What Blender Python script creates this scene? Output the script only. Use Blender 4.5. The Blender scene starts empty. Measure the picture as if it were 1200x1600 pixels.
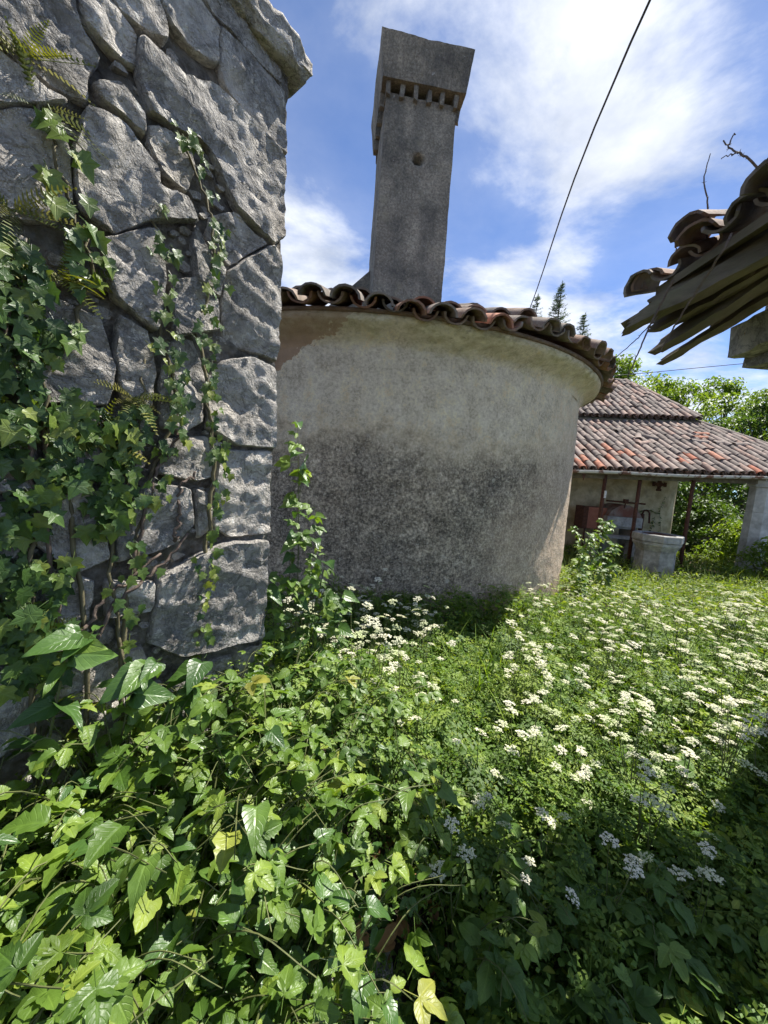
import bpy, math
import numpy as np
from mathutils import Vector, Matrix
from mathutils.geometry import delaunay_2d_cdt

# ------------------------------------------------------------------ camera, sky, sun, exposure
scene = bpy.context.scene
COL = scene.collection
RAD = math.radians

cam_data = bpy.data.cameras.new('camera')
cam_data.sensor_fit = 'AUTO'
cam_data.sensor_width = 36.0
cam_data.lens = 13.5
cam_data.clip_start = 0.02
cam_data.clip_end = 2000.0
cam = bpy.data.objects.new('camera', cam_data)
COL.objects.link(cam)
_th, _ph = RAD(6.1), RAD(4.3)
_F = Vector((0, math.cos(_th), -math.sin(_th)))
_U0 = Vector((0, math.sin(_th), math.cos(_th)))
_R0 = Vector((1, 0, 0))
_R = _R0 * math.cos(_ph) + _U0 * math.sin(_ph)
_U = _U0 * math.cos(_ph) - _R0 * math.sin(_ph)
_m = Matrix((( _R.x, _U.x, -_F.x, 0.0), (_R.y, _U.y, -_F.y, 0.0), (_R.z, _U.z, -_F.z, 1.6), (0, 0, 0, 1)))
cam.matrix_world = _m
scene.camera = cam

SUN_EL, SUN_AZ = RAD(60), RAD(53)          # azimuth clockwise from +Y
SUN = Vector((math.sin(SUN_AZ) * math.cos(SUN_EL), math.cos(SUN_AZ) * math.cos(SUN_EL), math.sin(SUN_EL)))

world = bpy.data.worlds.new('World')
scene.world = world
world.use_nodes = True
wn, wl = world.node_tree.nodes, world.node_tree.links
wn.clear()
w_out = wn.new('ShaderNodeOutputWorld')
w_bg = wn.new('ShaderNodeBackground')
w_bg.inputs['Strength'].default_value = 0.115
w_sky = wn.new('ShaderNodeTexSky')
w_sky.sky_type = 'NISHITA'
w_sky.sun_disc = False
w_sky.sun_elevation = SUN_EL
w_sky.sun_rotation = SUN_AZ
w_sky.altitude = 1200
w_sky.air_density = 0.55
w_sky.dust_density = 0.0
w_sky.ozone_density = 3.0
# clouds: layered noise on the plane of the cloud deck, laid over the clear sky
w_tc = wn.new('ShaderNodeTexCoord')
w_sep = wn.new('ShaderNodeSeparateXYZ')
wl.new(w_tc.outputs['Generated'], w_sep.inputs[0])
def wmath(op, a, b=None, clamp=False):
    n = wn.new('ShaderNodeMath'); n.operation = op; n.use_clamp = clamp
    for i, v in enumerate((a, b)):
        if v is None: continue
        if isinstance(v, (int, float)): n.inputs[i].default_value = v
        else: wl.new(v, n.inputs[i])
    return n.outputs[0]
w_h = wmath('ADD', wmath('MAXIMUM', w_sep.outputs[2], 0.0), 0.22)
w_x = wmath('DIVIDE', w_sep.outputs[0], w_h)
w_y = wmath('DIVIDE', w_sep.outputs[1], w_h)
w_cmb = wn.new('ShaderNodeCombineXYZ')
wl.new(w_x, w_cmb.inputs[0]); wl.new(w_y, w_cmb.inputs[1]); w_cmb.inputs[2].default_value = 0.0
def wnoise(scale, detail, off, rough=0.55, dist=0.0, rot=0.0, stretch=1.0):
    mp = wn.new('ShaderNodeMapping')
    mp.inputs['Location'].default_value = off
    mp.inputs['Rotation'].default_value = (0, 0, rot)
    mp.inputs['Scale'].default_value = (stretch, 1, 1)
    wl.new(w_cmb.outputs[0], mp.inputs[0])
    n = wn.new('ShaderNodeTexNoise')
    n.inputs['Scale'].default_value = scale
    n.inputs['Detail'].default_value = detail
    n.inputs['Roughness'].default_value = rough
    n.inputs['Distortion'].default_value = dist
    wl.new(mp.outputs[0], n.inputs['Vector'])
    return n.outputs['Fac']
CLOUD_OFF = (2.12, 11.4, 0.0)
w_big = wnoise(0.95, 2.0, CLOUD_OFF)
w_det = wnoise(2.6, 9.0, (7.7, 2.2, 0.0), 0.6, 0.25, 0.6, 0.75)
w_cov = wmath('ADD', wmath('MULTIPLY', w_big, 0.56), wmath('MULTIPLY', w_det, 0.44))
w_ramp = wn.new('ShaderNodeValToRGB')
w_ramp.color_ramp.elements[0].position = 0.495
w_ramp.color_ramp.elements[0].color = (0, 0, 0, 1)
w_ramp.color_ramp.elements[1].position = 0.585
w_ramp.color_ramp.elements[1].color = (1, 1, 1, 1)
w_ramp.color_ramp.interpolation = 'B_SPLINE'
wl.new(w_cov, w_ramp.inputs[0])
w_shade = wn.new('ShaderNodeValToRGB')          # thick parts of a cloud are a little greyer
w_shade.color_ramp.elements[0].position = 0.35
w_shade.color_ramp.elements[0].color = (5.2, 5.3, 5.4, 1)
w_shade.color_ramp.elements[1].position = 0.68
w_shade.color_ramp.elements[1].color = (2.7, 2.95, 3.4, 1)
wl.new(wnoise(3.4, 6.0, (1.2, 8.3, 0.0), 0.55), w_shade.inputs[0])
w_mix = wn.new('ShaderNodeMixRGB')
wl.new(w_ramp.outputs[0], w_mix.inputs[0])
w_tint = wn.new('ShaderNodeMixRGB'); w_tint.blend_type = 'MULTIPLY'; w_tint.inputs[0].default_value = 1.0
w_tint.inputs[2].default_value = (0.70, 0.88, 1.06, 1)          # deep clear-air blue
wl.new(w_sky.outputs[0], w_tint.inputs[1])
wl.new(w_tint.outputs[0], w_mix.inputs[1])
wl.new(w_shade.outputs[0], w_mix.inputs[2])
wl.new(w_mix.outputs[0], w_bg.inputs[0])
wl.new(w_bg.outputs[0], w_out.inputs[0])

sun_data = bpy.data.lights.new('sun', 'SUN')
sun_data.energy = 5.0
sun_data.angle = RAD(0.55)
sun_data.color = (1.0, 0.955, 0.88)
sun = bpy.data.objects.new('sun', sun_data)
COL.objects.link(sun)
sun.rotation_euler = SUN.to_track_quat('Z', 'Y').to_euler()
sun.location = SUN * 30

scene.view_settings.view_transform = 'Standard'
scene.view_settings.look = 'None'
scene.view_settings.exposure = 1.15
scene.view_settings.gamma = 1.0
scene.view_settings.use_curve_mapping = False

scene.cycles.max_bounces = 6
scene.cycles.diffuse_bounces = 3
scene.cycles.glossy_bounces = 2
scene.cycles.transmission_bounces = 3
scene.cycles.use_adaptive_sampling = True
scene.cycles.adaptive_threshold = 0.02

# ------------------------------------------------------------------ helpers
rng = np.random.default_rng(11)
def U(a, b, n=None): return rng.uniform(a, b, n)

def _hash(ix, iy, iz, seed):
    h = (ix.astype(np.int64) * 374761393 + iy.astype(np.int64) * 668265263 + iz.astype(np.int64) * 2147483647 + seed * 974634777) & 0xffffffff
    h = ((h ^ (h >> 13)) * 1274126177) & 0xffffffff
    h = ((h ^ (h >> 16)) * 2246822519) & 0xffffffff
    return ((h ^ (h >> 15)) & 0xffffff) / float(0xffffff)
def vnoise(p, seed=0):
    p = np.asarray(p, float); i = np.floor(p).astype(np.int64); f = p - i
    f = f * f * (3 - 2 * f); r = 0.0
    for a in (0, 1):
        for b in (0, 1):
            for c in (0, 1):
                w = (f[:, 0] if a else 1 - f[:, 0]) * (f[:, 1] if b else 1 - f[:, 1]) * (f[:, 2] if c else 1 - f[:, 2])
                r = r + w * _hash(i[:, 0] + a, i[:, 1] + b, i[:, 2] + c, seed)
    return r * 2 - 1
def fbm(p, scale, octs=4, seed=0, gain=0.5, ridged=False):
    p = np.asarray(p, float) * scale; a = 1.0; t = 0.0; tot = 0.0
    for o in range(octs):
        v = vnoise(p, seed + o * 17)
        if ridged: v = 1 - 2 * np.abs(v)
        t = t + a * v; tot += a; a *= gain; p = p * 2.03
    return t / tot

def world_origin(o):
    v = np.zeros(3)
    while o is not None:
        v += np.array(o.location); o = o.parent
    return v
def obj(name, data, parent=None):
    o = bpy.data.objects.new(name, data); COL.objects.link(o)
    if parent is not None: o.parent = parent
    return o
def tag(o, label=None, cat=None, group=None, kind=None):
    if label: o['label'] = label
    if cat: o['category'] = cat
    if group: o['group'] = group
    if kind: o['kind'] = kind
    return o
def thing(name, label, cat, loc=(0, 0, 0), group=None):
    o = obj(name, None); o.location = loc; o.empty_display_size = 0.1
    return tag(o, label, cat, group)

def mesh_np(name, V, F, mat, smooth=False, rnd=None, luv=None):
    """V (n,3), F list of tuples or an (m,k) array -> mesh data"""
    V = np.ascontiguousarray(V, dtype=np.float32)
    me = bpy.data.meshes.new(name)
    if isinstance(F, np.ndarray):
        m, k = F.shape
        me.vertices.add(len(V)); me.vertices.foreach_set('co', V.ravel())
        me.loops.add(m * k); me.loops.foreach_set('vertex_index', F.ravel().astype(np.int32))
        me.polygons.add(m); me.polygons.foreach_set('loop_start', np.arange(0, m * k, k, dtype=np.int32))
        me.update(calc_edges=True)
    else:
        me.from_pydata([tuple(map(float, v)) for v in V], [], [tuple(int(i) for i in f) for f in F])
        me.update()
    if smooth:
        me.polygons.foreach_set('use_smooth', np.ones(len(me.polygons), dtype=bool))
    if rnd is not None:
        at = me.attributes.new('rnd', 'FLOAT', 'POINT')
        at.data.foreach_set('value', np.ascontiguousarray(rnd, dtype=np.float32))
    if luv is not None:
        at = me.attributes.new('luv', 'FLOAT_VECTOR', 'POINT')
        at.data.foreach_set('vector', np.ascontiguousarray(np.hstack([luv, np.zeros((len(luv), 1))]), dtype=np.float32).ravel())
    if mat is not None: me.materials.append(mat)
    return me
def part(name, V, F, mat, parent=None, smooth=False, rnd=None, luv=None):
    """V in world coordinates; stored relative to the parent's origin (parents are never rotated)"""
    V = np.asarray(V, float)
    if parent is not None: V = V - world_origin(parent)
    return obj(name, mesh_np(name, V, F, mat, smooth, rnd, luv), parent)

class MB:
    def __init__(s): s.V = []; s.F = []; s.n = 0
    def add(s, V, F):
        V = np.asarray(V, float); s.V.append(V)
        s.F += [tuple(int(i) + s.n for i in f) for f in F]; s.n += len(V); return s
    def box(s, c, size, rot=None, jit=0.0):
        c = np.array(c, float); h = np.array(size, float) / 2
        v = np.array([[x, y, z] for x in (-1, 1) for y in (-1, 1) for z in (-1, 1)], float) * h
        if jit: v = v + rng.normal(0, jit, v.shape)
        if rot is not None: v = v @ np.array(rot).T
        return s.add(v + c, [(0, 1, 3, 2), (4, 6, 7, 5), (0, 4, 5, 1), (2, 3, 7, 6), (0, 2, 6, 4), (1, 5, 7, 3)])
    def tube(s, pts, rad, sides=6, cap=True):
        V, F = tube(pts, rad, sides, cap); return s.add(V, F)
    def build(s, name, mat, parent=None, smooth=False):
        return part(name, np.vstack(s.V), s.F, mat, parent, smooth)

def tube(pts, rad, sides=6, cap=True):
    pts = np.asarray(pts, float); n = len(pts)
    rad = np.full(n, rad, float) if np.isscalar(rad) else np.asarray(rad, float)
    V = []; F = []
    d = np.gradient(pts, axis=0); d /= np.linalg.norm(d, axis=1)[:, None] + 1e-9
    up = np.array([0.0, 0, 1]) if abs(d[0, 2]) < 0.9 else np.array([1.0, 0, 0])
    for i in range(n):
        a = np.cross(d[i], up); a /= np.linalg.norm(a) + 1e-9; b = np.cross(a, d[i]); up = b
        t = np.arange(sides) * 2 * math.pi / sides
        V.append(pts[i] + rad[i] * (np.cos(t)[:, None] * a + np.sin(t)[:, None] * b))
    for i in range(n - 1):
        for k in range(sides):
            k2 = (k + 1) % sides
            F.append((i * sides + k, i * sides + k2, (i + 1) * sides + k2, (i + 1) * sides + k))
    V = np.vstack(V)
    if cap:
        F.append(tuple(range(sides))[::-1]); F.append(tuple(range((n - 1) * sides, n * sides)))
    return V, F
def spline(pts, n):
    """Catmull-Rom resample"""
    P = np.asarray(pts, float); P = np.vstack([2 * P[0] - P[1], P, 2 * P[-1] - P[-2]])
    m = len(P) - 3; out = []
    for u in np.linspace(0, m - 1e-6, n):
        i = int(u); t = u - i; a, b, c, d = P[i:i + 4]
        out.append(0.5 * ((2 * b) + (c - a) * t + (2 * a - 5 * b + 4 * c - d) * t * t + (3 * b - a - 3 * c + d) * t ** 3))
    return np.array(out)
def rotz(a): return np.array([[math.cos(a), -math.sin(a), 0], [math.sin(a), math.cos(a), 0], [0, 0, 1.0]])
def frame(axis, normal):
    """rows-of-columns matrices (n,3,3): local Y along axis, local Z near normal"""
    y = np.asarray(axis, float); y = y / (np.linalg.norm(y, axis=-1, keepdims=True) + 1e-9)
    z = np.asarray(normal, float); z = z - (z * y).sum(-1, keepdims=True) * y
    z = z / (np.linalg.norm(z, axis=-1, keepdims=True) + 1e-9)
    x = np.cross(y, z)
    return np.stack([x, y, z], axis=-1)
def to_mat(R3, loc, s=1.0):
    M = Matrix.Identity(4)
    for i in range(3):
        for j in range(3): M[i][j] = float(R3[i][j] * s)
        M[i][3] = float(loc[i])
    return M
def batch(V, F, R3, loc, scale):
    """instance template (V,F array) n times -> big arrays"""
    n = len(loc); k = len(V)
    P = np.einsum('nij,kj->nki', R3, V) * np.asarray(scale)[:, None, None] + loc[:, None, :]
    FF = (F[None, :, :] + (np.arange(n) * k)[:, None, None]).reshape(-1, F.shape[1])
    return P.reshape(-1, 3), FF
def pad(V):
    """template vertices carry blade coordinates (across -1..1, along 0..1) in columns 3, 4"""
    V = np.asarray(V, float)
    return V if V.shape[1] == 5 else np.hstack([V, np.tile([0.55, 0.0], (len(V), 1))])
class Stuff:
    """collects batches of triangles into one mesh"""
    def __init__(s): s.V = []; s.F = []; s.R = []; s.L = []; s.n = 0
    def add(s, tpl, R3, loc, scale, rnd=None):
        V, F = pad(tpl[0]), tpl[1]; s.L.append(np.tile(V[:, 3:], (len(loc), 1))); V = V[:, :3]
        P, FF = batch(V, F, R3, loc, np.broadcast_to(scale, (len(loc),)))
        r = rng.random(len(loc)) if rnd is None else rnd
        s.V.append(P); s.F.append(FF + s.n); s.R.append(np.repeat(r, len(V))); s.n += len(P)
    def build(s, name, mat, parent=None):
        return part(name, np.vstack(s.V), np.vstack(s.F), mat, parent, True, np.concatenate(s.R), np.vstack(s.L))

# ------------------------------------------------------------------ materials
class NT:
    def __init__(s, name):
        s.m = bpy.data.materials.new(name); s.m.use_nodes = True
        s.t = s.m.node_tree; s.n = s.t.nodes; s.l = s.t.links
        s.b = s.n['Principled BSDF']; s.out = s.n['Material Output']
        s.b.inputs['Specular IOR Level'].default_value = 0.25
        s.b.inputs['Roughness'].default_value = 0.9
        tc = s.n.new('ShaderNodeTexCoord'); s.obj = tc.outputs['Object']
        s.geo = s.n.new('ShaderNodeNewGeometry'); s.pos = s.geo.outputs['Position']
    def set(s, sock, v):
        if isinstance(v, (int, float)): sock.default_value = v
        elif isinstance(v, (tuple, list)): sock.default_value = tuple(v) + ((1,) if len(v) == 3 and len(sock.default_value) == 4 else ())
        else: s.l.new(v, sock)
    def noise(s, scale, detail=4, rough=0.55, vec=None, dist=0.0, sc=None):
        n = s.n.new('ShaderNodeTexNoise'); n.inputs['Scale'].default_value = scale
        n.inputs['Detail'].default_value = detail; n.inputs['Roughness'].default_value = rough
        n.inputs['Distortion'].default_value = dist
        v = vec if vec is not None else s.pos
        if sc is not None:
            mp = s.n.new('ShaderNodeMapping'); mp.inputs['Scale'].default_value = sc; s.l.new(v, mp.inputs[0]); v = mp.outputs[0]
        s.l.new(v, n.inputs['Vector']); return n.outputs['Fac']
    def voro(s, scale, feature='F1', vec=None):
        n = s.n.new('ShaderNodeTexVoronoi'); n.feature = feature; n.inputs['Scale'].default_value = scale
        s.l.new(vec if vec is not None else s.pos, n.inputs['Vector']); return n.outputs['Distance']
    def ramp(s, fac, stops, interp='LINEAR'):
        r = s.n.new('ShaderNodeValToRGB'); cr = r.color_ramp; cr.interpolation = interp
        while len(cr.elements) < len(stops): cr.elements.new(0.5)
        for e, (p, c) in zip(cr.elements, stops):
            e.position = p; e.color = (c, c, c, 1) if isinstance(c, (int, float)) else tuple(c) + (1,)
        s.set(r.inputs[0], fac); return r.outputs[0]
    def mix(s, fac, a, b, mode='MIX'):
        m = s.n.new('ShaderNodeMixRGB'); m.blend_type = mode
        s.set(m.inputs[0], fac); s.set(m.inputs[1], a); s.set(m.inputs[2], b); return m.outputs[0]
    def math(s, op, a, b=0.0, clamp=False):
        m = s.n.new('ShaderNodeMath'); m.operation = op; m.use_clamp = clamp
        s.set(m.inputs[0], a); s.set(m.inputs[1], b); return m.outputs[0]
    def bump(s, h, strength=0.5, dist=0.01, normal=None):
        b = s.n.new('ShaderNodeBump'); b.inputs['Strength'].default_value = strength; b.inputs['Distance'].default_value = dist
        s.l.new(h, b.inputs['Height'])
        if normal is not None: s.l.new(normal, b.inputs['Normal'])
        s.l.new(b.outputs[0], s.b.inputs['Normal']); return b.outputs[0]
    def color(s, c): s.set(s.b.inputs['Base Color'], c)
    def rough(s, r): s.set(s.b.inputs['Roughness'], r)
    def random(s):
        return s.n.new('ShaderNodeObjectInfo').outputs['Random']
    def attr(s, name='rnd'):
        a = s.n.new('ShaderNodeAttribute'); a.attribute_name = name; return a.outputs['Fac']

M = {}
def mat_limestone():
    t = NT('limestone')
    c = t.ramp(t.noise(5, 8, 0.65), [(0.28, (0.17, 0.168, 0.168)), (0.5, (0.32, 0.315, 0.305)), (0.72, (0.48, 0.47, 0.45))])
    c = t.mix(0.5, c, t.ramp(t.random(), [(0, (0.20, 0.195, 0.19)), (0.35, (0.42, 0.40, 0.36)), (0.6, (0.30, 0.295, 0.285)), (0.8, (0.52, 0.50, 0.465)), (1, (0.36, 0.33, 0.28))]))
    dark = t.ramp(t.noise(13, 8, 0.75, dist=0.6), [(0.46, 0.0), (0.60, 1.0)])
    c = t.mix(t.math('MULTIPLY', dark, 0.55), c, (0.07, 0.07, 0.07))
    run = t.ramp(t.noise(4.5, 6, 0.65, sc=(2.2, 2.2, 0.45)), [(0.5, 0.0), (0.66, 1.0)])
    c = t.mix(t.math('MULTIPLY', run, 0.3), c, (0.10, 0.098, 0.092))
    lich = t.ramp(t.noise(30, 6, 0.75, dist=0.4), [(0.57, 0.0), (0.63, 1.0)])
    c = t.mix(t.math('MULTIPLY', lich, 0.65), c, (0.60, 0.59, 0.56))
    warm = t.ramp(t.noise(2.2, 4), [(0.5, 0.0), (0.7, 1.0)])
    c = t.mix(t.math('MULTIPLY', warm, 0.3), c, (0.30, 0.255, 0.19))
    crack = t.ramp(t.math('ABSOLUTE', t.math('SUBTRACT', t.noise(9, 8, 0.7, dist=0.7), 0.5)), [(0.0, 1.0), (0.035, 0.0)])
    c = t.mix(t.math('MULTIPLY', crack, 0.55), c, (0.045, 0.045, 0.045))
    pale = t.ramp(t.noise(3.6, 7, 0.7), [(0.52, 0.0), (0.66, 1.0)])
    c = t.mix(t.math('MULTIPLY', pale, 0.45), c, (0.58, 0.57, 0.54))
    c = t.mix(1.0, c, (1.46, 1.40, 1.30), 'MULTIPLY')
    c = t.mix(1.0, c, (0.70, 0.69, 0.65), 'DARKEN')
    ochre = t.ramp(t.noise(7.0, 3, 0.5, dist=0.6), [(0.735, 0.0), (0.76, 1.0)])
    c = t.mix(ochre, c, (0.42, 0.24, 0.07))
    t.color(c)
    def ridge(sc, det): return t.math('ABSOLUTE', t.math('SUBTRACT', t.noise(sc, det, 0.65, dist=0.5), 0.5))
    h = t.math('ADD', t.math('ADD', t.math('MULTIPLY', ridge(14, 6), 2.2), t.math('MULTIPLY', ridge(36, 5), 1.1)), t.math('MULTIPLY', t.noise(110, 4, 0.7), 0.35))
    t.bump(h, 1.0, 0.028); t.rough(0.88); return t.m
def mat_mortar():
    t = NT('old_mortar')
    c = t.ramp(t.noise(14, 8, 0.7), [(0.34, (0.08, 0.072, 0.06)), (0.5, (0.25, 0.225, 0.185)), (0.68, (0.46, 0.425, 0.36))])
    moss = t.ramp(t.noise(4, 5, 0.6), [(0.52, 0.0), (0.68, 1.0)])
    c = t.mix(t.math('MULTIPLY', moss, 0.5), c, (0.05, 0.06, 0.02))
    t.color(c); t.bump(t.math('ADD', t.noise(70, 7, 0.8), t.math('MULTIPLY', t.voro(55), 0.8)), 1.0, 0.03); return t.m
def mat_render_wall():
    """roughcast of the round wall: clean cream band under the cornice, grey weathering below, lichen, bare patch"""
    t = NT('roughcast_plaster')
    sep = t.n.new('ShaderNodeSeparateXYZ'); t.l.new(t.pos, sep.inputs[0]); z = sep.outputs[2]; x = sep.outputs[0]
    wob = t.math('MULTIPLY', t.math('SUBTRACT', t.noise(1.1, 5, 0.6), 0.5), 1.1)
    zz = t.math('ADD', t.math('ADD', z, wob), t.math('MULTIPLY', t.math('SUBTRACT', t.noise(9, 6, 0.75), 0.5), 0.55))
    sp = t.math('ADD', t.math('MULTIPLY', t.noise(38, 7, 0.8), 0.72), t.math('MULTIPLY', t.noise(7, 6, 0.7), 0.28))
    cream = t.ramp(t.noise(9, 6, 0.6), [(0.3, (0.66, 0.55, 0.39)), (0.55, (0.86, 0.76, 0.58)), (0.8, (0.90, 0.84, 0.70))])
    grey = t.ramp(sp, [(0.37, (0.028, 0.026, 0.023)), (0.47, (0.115, 0.104, 0.09)), (0.55, (0.28, 0.255, 0.22)), (0.64, (0.62, 0.58, 0.50))])
    mr = t.n.new('ShaderNodeMapRange'); mr.interpolation_type = 'SMOOTHERSTEP'
    t.l.new(zz, mr.inputs[0]); mr.inputs[1].default_value = 1.45; mr.inputs[2].default_value = 2.25
    mr.inputs[3].default_value = 0.0; mr.inputs[4].default_value = 1.0
    creamy = t.math('MULTIPLY', mr.outputs[0], 1.0)
    patch = t.ramp(t.noise(1.7, 6, 0.62), [(0.36, 0.0), (0.66, 1.0)])
    grey = t.mix(t.math('MULTIPLY', patch, 0.65), grey, t.mix(1.0, grey, (2.0, 1.9, 1.75), 'MULTIPLY'))
    streak = t.ramp(t.noise(3.0, 5, 0.6, sc=(3, 3, 0.35)), [(0.40, 0.0), (0.62, 1.0)])
    creamy = t.math('MULTIPLY', creamy, t.math('ADD', t.math('MULTIPLY', streak, 0.22), 0.78))
    c = t.mix(creamy, grey, cream)
    # sunlight put into the colour: paler flank to the right and foot
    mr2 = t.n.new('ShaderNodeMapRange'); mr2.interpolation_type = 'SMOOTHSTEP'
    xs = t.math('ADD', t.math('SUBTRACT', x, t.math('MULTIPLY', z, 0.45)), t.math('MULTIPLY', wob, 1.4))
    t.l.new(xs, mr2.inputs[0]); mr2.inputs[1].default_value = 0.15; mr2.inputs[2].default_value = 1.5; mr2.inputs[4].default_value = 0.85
    sunlit_tone = t.ramp(sp, [(0.3, (0.16, 0.125, 0.10)), (0.48, (0.40, 0.325, 0.26)), (0.66, (0.66, 0.57, 0.47))])
    c = t.mix(mr2.outputs[0], c, sunlit_tone)
    flecks = t.ramp(t.noise(85, 3, 0.6), [(0.60, 0.0), (0.66, 1.0)])
    c = t.mix(t.math('MULTIPLY', flecks, 0.6), c, (0.60, 0.58, 0.54))
    pits = t.ramp(t.noise(52, 6, 0.75, dist=1.2, sc=(1, 1, 1.3)), [(0.34, 1.0), (0.41, 0.0)])
    pits = t.math('MULTIPLY', pits, t.ramp(t.noise(5, 5, 0.7), [(0.42, 0.0), (0.62, 1.0)]))
    c = t.mix(t.math('MULTIPLY', pits, 0.75), c, (0.045, 0.04, 0.035))
    spots = t.ramp(t.voro(5.5), [(0.085, 1.0), (0.15, 0.0)])
    spots = t.math('MULTIPLY', spots, t.ramp(t.noise(2.0, 2), [(0.5, 0.0), (0.6, 1.0)]))
    c = t.mix(t.math('MULTIPLY', spots, 0.6), c, (0.50, 0.48, 0.44))
    # bare brown under-coat where the skim has fallen off, by the stone wall
    bx = t.math('ADD', t.math('ADD', x, t.math('MULTIPLY', t.math('SUBTRACT', 2.75, z), 1.67)), t.math('MULTIPLY', t.math('SUBTRACT', t.noise(7, 4, 0.6), 0.5), 0.5))
    bare = t.ramp(t.math('ADD', bx, 1.0), [(0.495, 1.0), (0.51, 0.0)])
    bare = t.math('MULTIPLY', bare, t.ramp(t.math('SUBTRACT', z, 1.7), [(0.50, 0.0), (0.56, 1.0)]))
    c = t.mix(bare, c, t.ramp(t.noise(6, 5), [(0.3, (0.25, 0.175, 0.12)), (0.7, (0.40, 0.29, 0.205))]))
    c = t.mix(1.0, c, (1.20, 1.11, 0.98), 'MULTIPLY')
    c = t.mix(1.0, c, t.ramp(t.math('ADD', t.math('MULTIPLY', t.noise(5, 8, 0.72), 0.55), t.math('MULTIPLY', t.noise(40, 6, 0.78), 0.45)), [(0.36, (0.40, 0.325, 0.225)), (0.48, (0.66, 0.555, 0.405)), (0.62, (0.86, 0.765, 0.60))]), 'DARKEN')
    # mossy, yellowed head of the wall and cornice
    mr3 = t.n.new('ShaderNodeMapRange'); mr3.interpolation_type = 'SMOOTHSTEP'
    t.l.new(t.math('ADD', z, t.math('MULTIPLY', t.math('SUBTRACT', t.noise(2.2, 6, 0.65), 0.5), 0.75)), mr3.inputs[0]); mr3.inputs[1].default_value = 2.58; mr3.inputs[2].default_value = 2.90
    head = t.ramp(t.noise(9, 7, 0.65, sc=(1, 1, 2.2)), [(0.3, (0.26, 0.22, 0.11)), (0.46, (0.48, 0.42, 0.25)), (0.64, (0.74, 0.67, 0.48))])
    dk = t.ramp(t.noise(18, 6, 0.7, dist=0.6), [(0.56, 0.0), (0.68, 1.0)])
    head = t.mix(t.math('MULTIPLY', dk, 0.6), head, (0.075, 0.062, 0.035))
    c = t.mix(t.math('MULTIPLY', mr3.outputs[0], t.math('SUBTRACT', 1.0, t.math('MULTIPLY', bare, 0.6))), c, head)
    t.color(c)
    h = t.math('ADD', t.math('ADD', t.noise(40, 6, 0.72), t.math('MULTIPLY', t.noise(110, 3, 0.6), 0.35)), t.math('MULTIPLY', t.noise(11, 4, 0.6), 1.1))
    t.bump(h, 0.9, 0.016); t.rough(0.95); return t.m
def mat_cornice():
    t = NT('mossy_cornice_plaster')
    c = t.ramp(t.noise(10, 7, 0.65), [(0.3, (0.30, 0.27, 0.18)), (0.5, (0.46, 0.42, 0.30)), (0.7, (0.58, 0.54, 0.43))])
    moss = t.ramp(t.noise(3.2, 6, 0.65, sc=(1, 1, 2.5)), [(0.42, 0.0), (0.62, 1.0)])
    c = t.mix(t.math('MULTIPLY', moss, 0.7), c, (0.17, 0.155, 0.045))
    dk = t.ramp(t.noise(18, 6, 0.7, dist=0.6), [(0.56, 0.0), (0.68, 1.0)])
    c = t.mix(t.math('MULTIPLY', dk, 0.65), c, (0.07, 0.06, 0.035))
    t.color(c); t.bump(t.noise(35, 6, 0.7), 0.8, 0.012); return t.m
def mat_chimney():
    t = NT('weathered_cement_render')
    c = t.ramp(t.noise(44, 8, 0.8), [(0.30, (0.07, 0.064, 0.055)), (0.5, (0.19, 0.175, 0.15)), (0.70, (0.36, 0.335, 0.29))])
    big = t.ramp(t.noise(2.6, 6, 0.65), [(0.35, (0.80, 0.78, 0.72)), (0.65, (1.95, 1.83, 1.60))])
    c = t.mix(1.0, c, big, 'MULTIPLY')
    st = t.ramp(t.noise(2.4, 6, 0.6, sc=(2.5, 2.5, 0.4)), [(0.38, 0.0), (0.62, 1.0)])
    c = t.mix(t.math('MULTIPLY', st, 0.45), c, (0.075, 0.072, 0.068))
    ye = t.ramp(t.noise(5, 5, 0.6), [(0.58, 0.0), (0.72, 1.0)])
    c = t.mix(t.math('MULTIPLY', ye, 0.4), c, (0.30, 0.27, 0.17))
    wh = t.ramp(t.noise(26, 3, 0.5), [(0.70, 0.0), (0.75, 1.0)])
    c = t.mix(t.math('MULTIPLY', wh, 0.6), c, (0.50, 0.49, 0.46))
    t.color(c); t.bump(t.math('ADD', t.noise(45, 5, 0.7), t.math('MULTIPLY', t.noise(14, 3), 0.6)), 0.9, 0.016); return t.m
def mat_tile(name, stops, lich=0.5):
    t = NT(name)
    c = t.ramp(t.random(), stops)
    c = t.mix(0.85, c, t.ramp(t.noise(9, 6, 0.65), [(0.25, (0.25, 0.25, 0.25)), (0.5, (0.62, 0.60, 0.58)), (0.75, (1.0, 0.97, 0.95))]), 'MULTIPLY')
    li = t.ramp(t.noise(22, 6, 0.7), [(0.52, 0.0), (0.68, 1.0)])
    c = t.mix(t.math('MULTIPLY', li, lich), c, (0.25, 0.24, 0.21))
    dk = t.ramp(t.noise(6, 5, 0.6), [(0.48, 0.0), (0.7, 1.0)])
    c = t.mix(t.math('MULTIPLY', dk, 0.55), c, (0.05, 0.046, 0.044))
    t.color(c); t.bump(t.noise(70, 5, 0.65), 0.5, 0.006); t.rough(0.9); return t.m
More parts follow.
